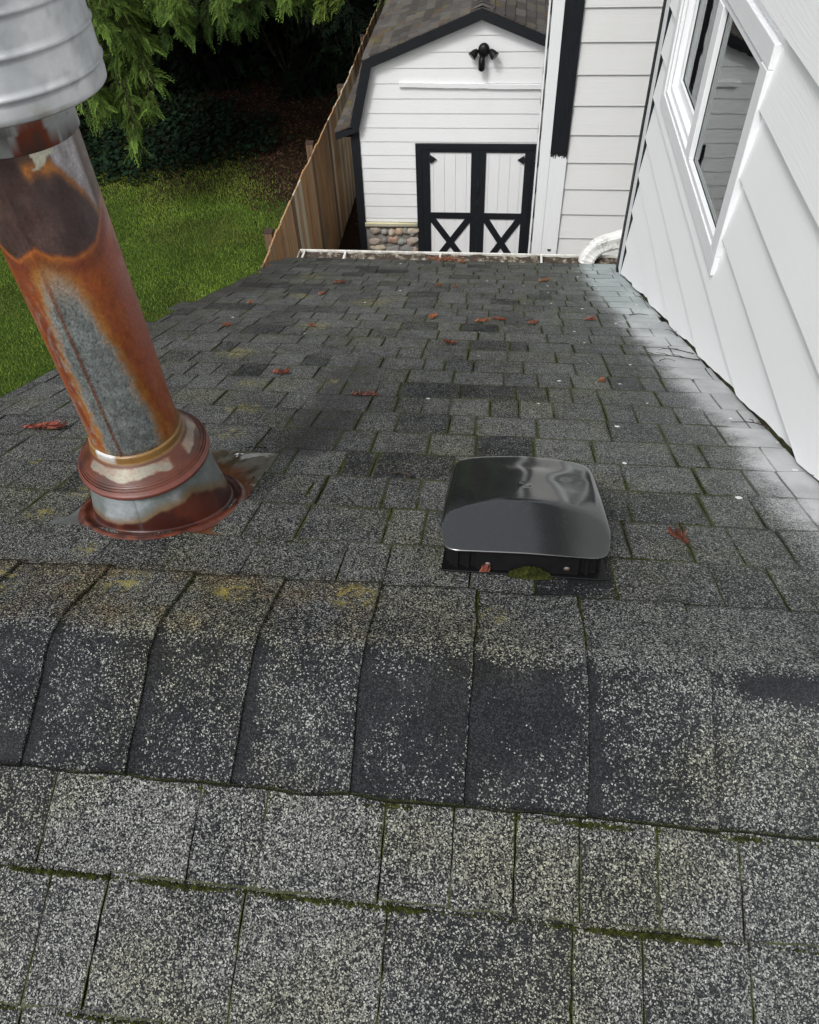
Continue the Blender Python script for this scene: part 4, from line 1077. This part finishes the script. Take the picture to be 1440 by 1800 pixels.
# ------------------------------------------------------------------ vegetation helpers
def spray_mesh(n_leaf=9, L=.34, wd=.020, droop=.25, seed=0, split=True):
    """flat fern-like cedar spray hanging along +x, drooping in z. returns V,F"""
    r = random.Random(seed); V = []; Fc = []
    def kite(p, d, l_, w_):
        d = d/np.linalg.norm(d); s_ = np.cross(d, np.array([0, 0, 1.0])); s_ /= np.linalg.norm(s_)+1e-9
        n0 = len(V); V.extend([p, p+d*l_*.45+s_*w_, p+d*l_+np.array([0, 0, -l_*.15]), p+d*l_*.45-s_*w_]); Fc.append((n0, n0+1, n0+2, n0+3))
    for i in range(n_leaf):
        t = (i+.6)/n_leaf; p = np.array([t*L, 0, -droop*L*t*t])
        for sg in (-1, 1):
            a = sg*rad(r.uniform(32, 50)); ll = L*.50*(1-t*.72)*r.uniform(.8, 1.15)
            d = np.array([math.cos(a), math.sin(a), -.18+r.uniform(-.1, .1)]); kite(p, d, ll, wd*.42)
            if split:
                for q in (.35, .62):
                    a2 = a + sg*rad(26) if q < .5 else a - sg*rad(28)
                    kite(p+d*ll*q, np.array([math.cos(a2), math.sin(a2), -.2]), ll*.42, wd*.36)
    kite(np.array([.0, 0, 0]), np.array([1, 0, -droop*.6]), L*1.05, wd*.3)
    return np.array(V), np.array(Fc)
SPR = [spray_mesh(9, .34, .022, .3+.15*k, k) for k in range(4)]
SPRL = [spray_mesh(5, .42, .045, .35, 20+k, False) for k in range(3)]
class Fol:
    def __init__(s): s.V = []; s.F = []; s.C = []; s.n = 0
    def put(s, proto, pos, yaw, pitch, roll, size, col):
        V, Fc = proto
        cy, sy = math.cos(yaw), math.sin(yaw); cp, sp = math.cos(pitch), math.sin(pitch); cr, sr = math.cos(roll), math.sin(roll)
        Rx = np.array([[1, 0, 0], [0, cr, -sr], [0, sr, cr]]); Ry = np.array([[cp, 0, sp], [0, 1, 0], [-sp, 0, cp]]); Rz = np.array([[cy, -sy, 0], [sy, cy, 0], [0, 0, 1]])
        W = (V*size)@(Rz@Ry@Rx).T + pos
        s.V.append(W); s.F.append(Fc + s.n); s.n += len(W)
        tip = np.clip(V[:, 0]/.4, 0, 1)[:, None]
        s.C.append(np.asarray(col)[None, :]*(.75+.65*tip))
    def build(s, name, parent): 
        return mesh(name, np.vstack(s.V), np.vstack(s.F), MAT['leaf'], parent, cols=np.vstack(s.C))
def bough(fol, wood, base, az, L, drop, nbr, size, col, r, protos, dens=1.0, hang=.6):
    """one drooping bough: arching limb with pendulous branchlets that carry the sprays"""
    base = np.array(base, float); d = np.array([math.cos(az), math.sin(az), 0.0])
    pts = [base + d*L*t + np.array([0, 0, .10*L*math.sin(t*2.2) - drop*t*t*1.0]) for t in np.linspace(0, 1, 8)]
    wood.tube(pts, [.05*L/3*max(.04, (1-t)**1.6)*(.5 if L > 4.5 else 1)+.006 for t in np.linspace(0, 1, 8)], 6)
    for i in range(nbr):
        t = .18 + .82*(i+r.random())/nbr; k = t*7; k0 = min(int(k), 6); p = pts[k0]*(1-(k-k0)) + pts[k0+1]*(k-k0)
        sg = r.choice((-1, 1)); a2 = az + sg*rad(r.uniform(15, 75)); hl = r.uniform(.45, 1.0)*hang*(1.15-.45*t)
        q = p + np.array([math.cos(a2), math.sin(a2), 0])*hl*.55 + np.array([0, 0, -hl*.75])
        wood.tube([p, (p+q)/2+np.array([0, 0, .05]), q], [.008, .006, .003], 4)
        ns = max(2, int(6*dens*hl/.5))
        for j in range(ns):
            u = (j+r.random())/ns; c0 = p*(1-u)+q*u; yaw = a2 + rad(r.uniform(-70, 70)); cc = np.array(col)*r.uniform(.55, 1.35)
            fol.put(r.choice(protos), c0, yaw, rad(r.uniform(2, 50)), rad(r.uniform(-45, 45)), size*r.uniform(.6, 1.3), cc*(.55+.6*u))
def trunk(wood, x, y, h, r0, seed, col=(.07, .05, .035)):
    r = random.Random(seed); pts = []; rr = []
    for i in range(12):
        t = i/11; pts.append((x+.12*math.sin(t*3+seed)*t, y+.1*math.cos(t*2.4+seed)*t, GZ-.05+h*t)); rr.append(r0*(1.25 if i == 0 else 1)*(1-.85*t)+.02)
    wood.tube(pts, rr, 12, col)
def cedar(name, x, y, h, r0, low, label, seed, col, spread, nb, size, protos, cat='tree', azr=(0, 360), dens=1.0, nbr=9, extra=()):
    t = root(name, (x, y, GZ), label, cat, 'trees beyond the lawn'); w_ = B(); f_ = Fol(); r = random.Random(seed)
    trunk(w_, x, y, h, r0, seed)
    for i in range(nb):
        q = (i+r.random())/nb; z = GZ + low + (h*.97-low)*q**1.25; az = rad(r.uniform(*azr)); L = spread*(1-.82*((z-GZ)/h))*r.uniform(.75, 1.1)
        bough(f_, w_, (x, y, z), az, max(.5, L), L*r.uniform(.22, .42), max(3, int(nbr*L/spread)), size, col, r, protos, dens, .55*size)
    for e in extra: bough(f_, w_, e[0], e[1], e[2], e[3], e[4], e[5], e[6], r, e[7], e[8], e[9])
    w_.c = [(.026, .019, .013)]*len(w_.v)
    w_.build('trunk', MAT['bark'], t, cols=True, smooth=True); f_.build('crown', t); return t
G1 = (.084, .138, .026); G2 = (.050, .092, .021); G3 = (.024, .050, .016)
# the large cedar whose boughs hang over the lawn at the top left
SPF = [spray_mesh(10, .34, .020, .25+.15*k, 50+k) for k in range(5)]
ex = []
bx, by = -8.4, 17.4
# (x, y, z) where each photographed cluster of sprays hangs
CL = [(-6.50, 12.0, -3.25, G1), (-6.30, 11.6, -3.75, G1), (-5.75, 11.8, -3.35, G1), (-5.55, 12.2, -3.75, G1), (-6.20, 11.4, -4.30, G1), (-5.85, 11.6, -4.55, G1),
      (-5.50, 11.6, -4.75, G1), (-5.25, 11.9, -4.20, G1), (-4.95, 12.3, -3.60, G1), (-4.55, 12.5, -3.75, G2), (-4.30, 12.9, -3.40, G2), (-4.05, 13.1, -3.75, G2),
      (-3.75, 13.3, -3.55, G2), (-5.10, 12.8, -3.10, G2), (-6.70, 12.6, -4.10, G2), (-5.95, 13.0, -3.00, G2), (-3.60, 13.6, -3.15, G2), (-4.70, 13.2, -2.90, G2), (-6.0, 12.6, -3.9, G2), (-3.95, 12.6, -3.10, G1), (-3.45, 12.8, -3.35, G1), (-4.25, 12.2, -3.05, G1), (-4.75, 11.9, -3.25, G1), (-3.2, 13.8, -3.6, G2), (-5.3, 13.0, -3.8, G2)]
for (tx, ty, tz, c_) in CL:
    for q in range(2):
        ax_, ay_, az_ = tx+rng.uniform(-.22, .22), ty+rng.uniform(-.3, .3), tz+.28+rng.uniform(-.12, .12)
        s0_ = np.array([bx, by, az_ + 1.5]); dd = np.array([ax_-bx, ay_-by]); L = float(np.hypot(*dd))
        ex.append((tuple(s0_), math.atan2(dd[1], dd[0]), L, 1.5+.10*L*.8, 20, .66, c_, SPF, 3.6, .66))
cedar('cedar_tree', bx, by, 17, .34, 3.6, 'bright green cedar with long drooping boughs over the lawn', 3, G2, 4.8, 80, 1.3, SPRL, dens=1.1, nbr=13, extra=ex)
ex2 = []
bx, by = -2.0, 17.0
for (tx, ty, tz, n_, c_, dn, hg) in [(-2.75, 12.9, -3.25, 12, (.085, .125, .022), 1.3, .75), (-2.40, 12.9, -3.05, 10, (.085, .125, .022), 1.2, .7), (-3.1, 13.3, -3.2, 11, G1, 1.1, .7)]:
    s0_ = np.array([bx, by, tz + 1.2]); dd = np.array([tx-bx, ty-by]); L = float(np.hypot(*dd)); ex2.append((tuple(s0_), math.atan2(dd[1], dd[0]), L, 1.5, n_+4, .6, c_, SPF, 2.2, .6))
cedar('cedar_tree', bx, by, 15, .30, 3.8, 'yellow green cedar whose branch tips hang beside the shed roof', 5, G2, 3.8, 36, 1.2, SPRL, dens=1.0, nbr=10, extra=ex2)
lab = ['dark cedar deep in shade at the left behind the bright boughs', 'dark evergreen in shade behind the middle of the boughs', 'shaded evergreen directly behind the end of the fence', 'tall dark evergreen at the back of the shed', 'shaded cedar at the far left behind the rain cap',
       'tall dark evergreen behind the right half of the shed']
for i, (x, y) in enumerate([(-9.5, 19.5), (-6.6, 21.5), (-3.4, 20.5), (.6, 18.5), (-12.5, 16.0), (4.6, 20.0)]):
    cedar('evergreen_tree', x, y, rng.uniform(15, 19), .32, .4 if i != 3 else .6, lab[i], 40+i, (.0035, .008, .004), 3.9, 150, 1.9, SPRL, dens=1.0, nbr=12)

# undergrowth: dark shrubs below the trees
for i, (x, y, rr, lb) in enumerate([(-8.9, 16.6, 1.3, 'dark leafy shrub at the left below the cedar'), (-7.0, 17.8, 1.4, 'dark leafy shrub behind the ivy'), (-4.9, 18.2, 1.3, 'dark leafy shrub in the shade mid lawn edge'), (-3.3, 17.6, 1.0, 'dark leafy shrub close to the far fence end')]):
    t = root('shrub', (x, y, GZ), lb, 'shrub', 'shrubs under the trees'); w_ = B(); f_ = Fol(); r = random.Random(80+i)
    for k in range(9):
        a = rad(k*40+r.uniform(-15, 15)); q = (x+math.cos(a)*rr*.6, y+math.sin(a)*rr*.6, GZ+rr*r.uniform(.8, 1.5)); w_.tube([(x, y, GZ), ((x+q[0])/2, (y+q[1])/2, GZ+rr*.6), q], [.03, .02, .008], 5, (.05, .035, .025))
    for k in range(420):
        a = r.uniform(0, 6.28); u = r.random()**.5; z = GZ+r.random()**.8*rr*1.6; k_ = math.sqrt(max(.05, 1-((z-GZ)/(rr*1.8))**2))
        f_.put(r.choice(SPRL), np.array([x+math.cos(a)*u*rr*k_, y+math.sin(a)*u*rr*k_, z]), r.uniform(0, 6.28), rad(r.uniform(-20, 50)), rad(r.uniform(-60, 60)), r.uniform(.5, .9), np.array([.006, .014, .006])*r.uniform(.5, 1.6))
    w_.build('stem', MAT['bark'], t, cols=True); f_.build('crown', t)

# lawn grass blades
def scatter(name, n, xr, yr, fn_h, fn_c, wd, label_cat, keep=None, lean=.5, seed=1):
    g_ = np.random.default_rng(seed); x = g_.uniform(*xr, n); y = g_.uniform(*yr, n)
    if keep is not None:
        k = keep(x, y, g_); x, y = x[k], y[k]
    n = len(x); h = fn_h(x, y, g_); a = g_.uniform(0, 6.283, n); ln = g_.uniform(0, lean, n)*h; la = g_.uniform(0, 6.283, n)
    dx, dy = np.cos(a)*wd/2, np.sin(a)*wd/2; z = np.full(n, GZ)
    V = np.stack([np.stack([x-dx, y-dy, z], 1), np.stack([x+dx, y+dy, z], 1), np.stack([x+np.cos(la)*ln, y+np.sin(la)*ln, z+h], 1)], 1).reshape(-1, 3)
    Fc = np.arange(3*n).reshape(-1, 3); C = np.repeat(fn_c(x, y, g_), 3, 0)
    o = mesh(name, V, Fc, MAT['grass'], None, (0, 0, GZ), cols=C); o['kind'] = 'stuff'; o['label'] = label_cat[0]; o['category'] = label_cat[1]; return o
def nz(x, y, s_, seed): return np.array([mn.fractal(Vector((a*s_+seed, b_*s_, seed)), 1, 2, 3) for a, b_ in zip(x, y)])
def gcol(x, y, g_):
    n_ = nz(x, y, .9, 3)[:, None]; t = np.clip(.5+n_, 0, 1)*.7+g_.random((len(x), 1))*.3
    c_ = np.array([[.082, .138, .018]])*(1-t) + np.array([[.205, .290, .042]])*t
    br = (np.clip((nz(x, y, .75, 11)-.12)*3, 0, 1)*.5)[:, None]*(g_.random((len(x), 1)) < .8)
    return c_*(1-br) + np.array([[.115, .085, .030]])*br
edge_y = lambda x, y: 13.9 + 1.0*np.sin(x*.8+1) + .6*np.sin(x*2.3)
scatter('grass', 300000, (-10.5, FXX-.05), (2.0, 15.5), lambda x, y, g_: g_.uniform(.02, .05, len(x)), gcol, .009, ('short bright green lawn grass beyond the fence', 'grass'),
        keep=lambda x, y, g_: (g_.random(len(x)) < np.clip((edge_y(x, y)+g_.normal(0, .5, len(x))-y)/1.5, .03, 1)), seed=2)
# leaf litter and needles under the trees
def lcol(x, y, g_):
    t = g_.random((len(x), 1)); return np.array([[.010, .006, .004]])*(1-t) + np.array([[.070, .030, .013]])*t
scatter('leaf_litter', 26000, (-9, 2.5), (11.5, 19.5), lambda x, y, g_: g_.uniform(.01, .04, len(x)), lcol, .05, ('brown fallen needles and litter in the shade under the trees', 'leaf litter'),
        keep=lambda x, y, g_: ((x > FXX+.05) & (x < -2.0)) | ((x < FXX-.05) & (g_.random(len(x)) < np.clip((y-edge_y(x, y)+1.6)/2, 0, 1))), lean=3.0, seed=3)
# ivy: small dark leaves spread over the ground at the left
g_ = np.random.default_rng(8); n = 15000
x = g_.uniform(-9.5, -3.6, n); y = g_.uniform(12.4, 17.5, n)
k = ((x+7.3)/2.9)**2 + ((y-14.9)/2.0)**2 + .5*nz(x, y, 1.2, 7) < g_.uniform(.55, 1.1, n); x, y = x[k], y[k]; n = len(x)
z = GZ + g_.uniform(.02, .22, n); s_ = g_.uniform(.025, .05, n); a = g_.uniform(0, 6.28, n); ti = g_.uniform(-.6, .6, (n, 2))
V = []
for (u, v_) in ((0, -1), (.9, -.3), (.55, .7), (0, 1.1), (-.55, .7), (-.9, -.3)):
    xx = s_*(u*np.cos(a)-v_*np.sin(a)); yy = s_*(u*np.sin(a)+v_*np.cos(a)); V.append(np.stack([x+xx, y+yy, z+xx*ti[:, 0]+yy*ti[:, 1]], 1))
V = np.stack(V, 1).reshape(-1, 3); Fc = np.arange(6*n).reshape(-1, 6)
C = np.repeat(np.array([[.005, .014, .006]])*g_.uniform(.3, 1.7, (n, 1)), 6, 0)
o = mesh('ivy', V, Fc, MAT['leaf'], None, (-7, 15, GZ), cols=C); o['kind'] = 'stuff'; o['label'] = 'dark green ivy carpet in the shade behind the lawn'; o['category'] = 'ivy'

# ------------------------------------------------------------------ moss growing in the shingle joints (real tufts)
g_ = np.random.default_rng(17)
MV = []; MF = []; mcount = 0
tv = np.array([(math.cos(a)*math.cos(e), math.sin(a)*math.cos(e), math.sin(e)) for e in (0, .75) for a in np.arange(5)*2*math.pi/5+(e > 0)*.6] + [(0, 0, 1)])
tf = np.array([(i, (i+1) % 5, 5+(i+1) % 5) for i in range(5)] + [(i, 5+(i+1) % 5, 5+i) for i in range(5)] + [(5+i, 5+(i+1) % 5, 10) for i in range(5)])
def tuft(p, r_, nrm_=None):
    global mcount
    d = tv*np.array([r_, r_, r_*g_.uniform(.5, 1.0)])*g_.uniform(.7, 1.3, (11, 1)) + np.array(p)
    MV.append(d); MF.append(tf+mcount); mcount += 11
def mossline(fn, x0, a0, x1, a1, n, r_=.0022, wd=.003, h=.004):
    r_ *= .66; wd *= .6; n = int(n*1.2)
    for i in range(n):
        t = g_.random(); x = x0+(x1-x0)*t + g_.normal(0, wd*.4); a = a0+(a1-a0)*t + g_.normal(0, wd*.4)
        if mn.noise(Vector((x*13, a*13, 3))) + g_.random()*.45 > .10: tuft(fn(x, a, h*g_.uniform(.3, 1)), r_*g_.uniform(.5, 1.3))
# below the near edge of the ridge caps
mossline(near, -1.3, .193, .60, .193, 2600, .0022, .005)
for (x0_, x1_) in ((-.66, -.30), (-.29, -.07), (.02, .19), (.13, .24), (.28, .36)): mossline(near, x0_, .194, x1_, .194, 900, .0028, .008)
mossline(near, -1.3, .308, .60, .308, 1900, .0020, .004)
for (x0_, x1_) in ((.11, .30), (-.35, -.05), (-.62, -.3)): mossline(near, x0_, .309, x1_, .309, 900, .0026, .007)
mossline(near, -.9, .460, -.30, .460, 900, .0022, .005); mossline(near, .2, .460, .5, .460, 400, .002, .004)
for x in (-.545, -.348, -.259, -.105, -.019, .058, .136, .229): mossline(near, x, .20, x, .30, 130, .0016, .0025, .003)
for x in (-.524, -.271, -.093, .129): mossline(near, x, .31, x, .45, 130, .0016, .0025, .003)
# far edge of the caps and between them
mossline(far, -1.3, .165, .60, .165, 1500, .0018, .004)
mossline(far, .18, .168, .36, .168, 500, .0026, .006)
for x in capj[1:-1]: mossline(far, x+.004, .02, x+.004, .165, 150, .0018, .003, .010)
for x in (-.010, .141): mossline(far, x+.005, .03, x+.005, .165, 420, .0024, .004, .010)
# random joints on the far slope
for k in range(2, 27):
    for i in range(13):
        x = g_.uniform(-1.0, .45) if i < 4 else g_.uniform(-.35, .45); n_ = int(g_.uniform(25, 130)*max(.35, 1-k*.02)); ln = g_.uniform(.02, .14)
        if i < 8: mossline(far, x, k*E_+.014, min(x+ln, .6), k*E_+.014, n_, .0022, .004, .006)
for (k, a) in JO:
    if -.8 < a < .5 and k > 0 and g_.random() < (.75 if a > -.35 else .35): mossline(far, a, k*E_+.016, a, (k+1)*E_+.008, int(g_.uniform(30, 120)*max(.4, 1-k*.02)), .0020, .0022, .005)
mossline(far, -.353, .46, -.350, .55, 260, .0026, .006, .006); mossline(far, -.34, .288, -.30, .286, 260, .0026, .006, .007)
for (x, v) in ((.05, .735), (.16, .74)): mossline(far, x-.04, v, x+.05, v, 200, .003, .006, .006)
o = mesh('moss', np.vstack(MV), np.vstack(MF), MAT['moss'], None, (0, .5, RZ)); o['kind'] = 'stuff'; o['label'] = 'green moss lining the joints between the roof shingles'; o['category'] = 'moss'
# the thick clump against the vent
MV = []; MF = []; mcount = 0
for i in range(1500):
    a = g_.uniform(0, 6.28); u = math.sqrt(g_.random()); x = .075+math.cos(a)*u*.036; v = .221+math.sin(a)*u*.009; tuft(far(x, v, .007+.016*(1-u*u)*g_.random()), .0022)
o = mesh('moss_clump', np.vstack(MV), np.vstack(MF), MAT['moss'], None, far(.075, .221, .005)); o['label'] = 'green moss cushion against the front of the black roof vent'; o['category'] = 'moss'

# ------------------------------------------------------------------ fallen cedar fronds, leaves and twigs on the roof
def frond(name, x, v, L, ang, col, label, seed, n=9, wid=.42, fn=far, grp='dead red fronds fallen on the roof', hh=.010):
    r = random.Random(seed); b = B()
    ca, sa = math.cos(ang), math.sin(ang)
    def P(u, w_, h): return np.array(fn(x+(u*ca-w_*sa), v+(u*sa+w_*ca), h))
    def strip(u0, w0, u1, w1, wd, c_):
        du, dw = u1-u0, w1-w0; l_ = math.hypot(du, dw)+1e-9; nu, nw = -dw/l_*wd, du/l_*wd; h1 = hh+r.uniform(0, .016)
        mu, mw = (u0+u1)/2, (w0+w1)/2
        pts = [P(u0, w0, hh), P(mu+nu, mw+nw, hh+.002), P(u1, w1, h1), P(mu-nu, mw-nw, hh+.001)]
        top = pts; bot = [p+np.array([0, 0, -.0012]) for p in pts]
        b.add(top+bot, [(0, 1, 2, 3), (7, 6, 5, 4), (0, 4, 5, 1), (1, 5, 6, 2), (2, 6, 7, 3), (3, 7, 4, 0)], c_)
    strip(-L/2, 0, L/2, r.uniform(-.1, .1)*L, L*.035, tuple(np.array(col)*.6))
    for i in range(n):
        t = -.42+.85*i/n
        for sg in (-1, 1):
            a = r.uniform(.45, .85); ll = L*wid*(1-abs(t)*.9)*r.uniform(.6, 1.15); c_ = tuple(np.array(col)*r.uniform(.45, 1.4)*np.array([1, r.uniform(.9, 1.5), 1]))
            u1, w1 = t*L+ll*math.cos(a), sg*ll*math.sin(a); strip(t*L, 0, u1, w1, L*.026+.0008, c_)
            strip(t*L+ll*.4*math.cos(a), sg*ll*.4*math.sin(a), u1+.1*ll, w1-sg*ll*.25, L*.02+.0006, c_)
    o = b.build(name, MAT['dead'], None, fn(x, v, 0), cols=True); o['label'] = label; o['category'] = 'leaf'; o['group'] = grp
RED = (.185, .045, .026); ORG = (.24, .070, .030); DRK = (.105, .026, .020)
for i, (x, v, L, an, c_, lb) in enumerate([
    (-1.074, .791, .115, .15, (.20, .045, .035), 'large dark red cedar frond lying left of the flue pipe'),
    (-1.024, 1.987, .045, .6, ORG, 'orange red leaf near the left roof edge right of the flue pipe'),
    (-.639, 1.35, .065, .3, RED, 'red frond alone on the left slope above the flue flashing plate'),
    (-.808, 3.09, .075, .1, RED, 'red frond near the gutter at the far left of the roof'),
    (-.694, 2.024, .05, 2.6, (.22, .08, .06), 'faded brown red frond in the yellow lichen left of centre'),
    (-1.074, 2.459, .04, .8, (.22, .09, .06), 'dull brown leaf bit by the far left roof edge'),
    (-.817, 2.732, .05, 1.2, (.25, .08, .05), 'small rusty leaf below the far left frond'),
    (-.35, 1.159, .105, .05, (.20, .07, .055), 'thin straight dead twiglet left of centre above the bald shingles'),
    (-.257, 2.264, .085, 1.45, ORG, 'bright orange red frond standing out in the middle of the roof'),
    (-.06, 2.214, .075, .25, ORG, 'orange frond forming the left half of the touching pair'),
    (.005, 2.262, .08, -.25, RED, 'red frond forming the right half of the touching pair'),
    (-.163, 1.832, .085, -.9, RED, 'red frond with two tips directly above the vent and left of the dark tab'),
    (.14, 2.209, .055, .2, (.25, .08, .05), 'brown red leaf bit right of the touching pair of fronds'),
    (.37, 2.309, .06, .4, (.24, .07, .045), 'short red frond near the paint overspray by the wall'),
    (-.297, 3.061, .055, 1.0, RED, 'left one of two small red leaves far up near the gutter'),
    (-.205, 3.039, .055, 1.7, RED, 'right one of two small red leaves far up near the gutter'),
    (-.233, 3.97, .07, .1, ORG, 'orange leaf at the gutter beside the debris heap'),
    (.339, .38, .055, 1.9, DRK, 'dark maroon frond on the slope right of the black vent'),
    (.002, .2205, .018, .3, (.30, .08, .06), 'tiny red leaf flake at the front foot of the black vent'),
    (.233, 3.309, .09, .7, (.22, .08, .04), 'reddish frond caught in moss near the right gutter end'),
    (.315, 1.385, .03, .2, (.24, .07, .04), 'small brown leaf below a white paint drip on the right'),
]): frond('cedar_frond', x, v, L*(.82 if v > 1 else .95), an, c_, lb, 300+i, wid=.46 if 'thin' not in lb else .2, hh=.011 if v < 3.9 else .012)
# debris heap in the gutter
b = B(); r = random.Random(4)
for i in range(150):
    x = -.335+r.gauss(0, .05); y = gy-.02+r.uniform(-.06, .05); z = (gzr-.002 if y > gy else roofz(y)+.010)+r.uniform(0, .018); a = r.uniform(0, 6.28); L = r.uniform(.01, .03)
    c_ = tuple(np.array((.16, .06, .03))*r.uniform(.4, 1.7))
    b.tube([(x, y, z), (x+L*math.cos(a), y+L*math.sin(a)*.6, z+r.uniform(0, .012))], .0018, 3, c_)
o = b.build('debris_heap', MAT['dead'], None, (-.335, gy-.02, gzr), cols=True); o['label'] = 'heap of red brown needles piled on the gutter edge'; o['category'] = 'debris'; o['kind'] = 'stuff'
# twigs at the wall foot
def twig(x, v, L, an, label, seed, br=3, rad_=.0022, curve=.15):
    r = random.Random(seed); b = B(); ca, sa = math.cos(an), math.sin(an); pts = []
    for i in range(9):
        t = i/8; wv = curve*L*math.sin(t*3+seed)*.5 + r.uniform(-.002, .002); pts.append(far(x+(t*L*ca-wv*sa), v+(t*L*sa+wv*ca), .010+.006*math.sin(t*3.1)))
    b.tube(pts, [rad_*(1-.6*i/8) for i in range(9)], 6, (.030, .022, .018))
    for k in range(br):
        i = 2+2*k; p = np.array(pts[min(i, 7)]); a2 = an+r.choice((-1, 1))*r.uniform(.4, .8); l2 = L*r.uniform(.2, .4)
        b.tube([p, p+np.array([l2*.5*math.cos(a2), l2*.5*math.sin(a2)*CS, -l2*.5*math.sin(a2)*SN+.003]), p+np.array([l2*math.cos(a2+.2), l2*math.sin(a2+.2)*CS, -l2*math.sin(a2+.2)*SN+.002])], [rad_*.6, rad_*.5, rad_*.3], 5, (.028, .020, .017))
    o = b.build('twig', MAT['dead'], None, far(x, v, 0), cols=True, smooth=True); o['label'] = label; o['category'] = 'twig'; o['group'] = 'twigs along the foot of the wall'
twig(.665, 1.70, .19, 2.95, 'forked dark twig lying out from the wall, lower of the crossing pair', 1, 3)
twig(.665, 1.80, .16, 3.05, 'thin curved twig lying out from the wall, upper of the crossing pair', 2, 2, .0018, .3)
twig(.545, 2.43, .08, .1, 'small reddish twig forming a cross with a shingle joint near the wall', 3, 1)
twig(.664, .99, .09, 2.3, 'hooked dark twig against the wall foot at the lower right', 4, 2, .0022, .4)
twig(.655, 2.78, .12, 1.5, 'black twig standing along the wall foot below the house corner', 5, 3)
twig(.662, 2.05, .10, 1.6, 'short black twig tucked in the wall joint beyond the crossing pair', 6, 2)
twig(.53, 1.66, .05, .1, 'tiny dark twig just below the crossing pair', 7, 1, .0016)
twig(.672, .60, .22, 1.25, 'long thin twig lying in the wall joint at the right edge', 8, 1, .0018, .1)
twig(-.155, .598, .05, 3.05, 'short thick black bark chip left of the black vent', 9, 0, .0042)
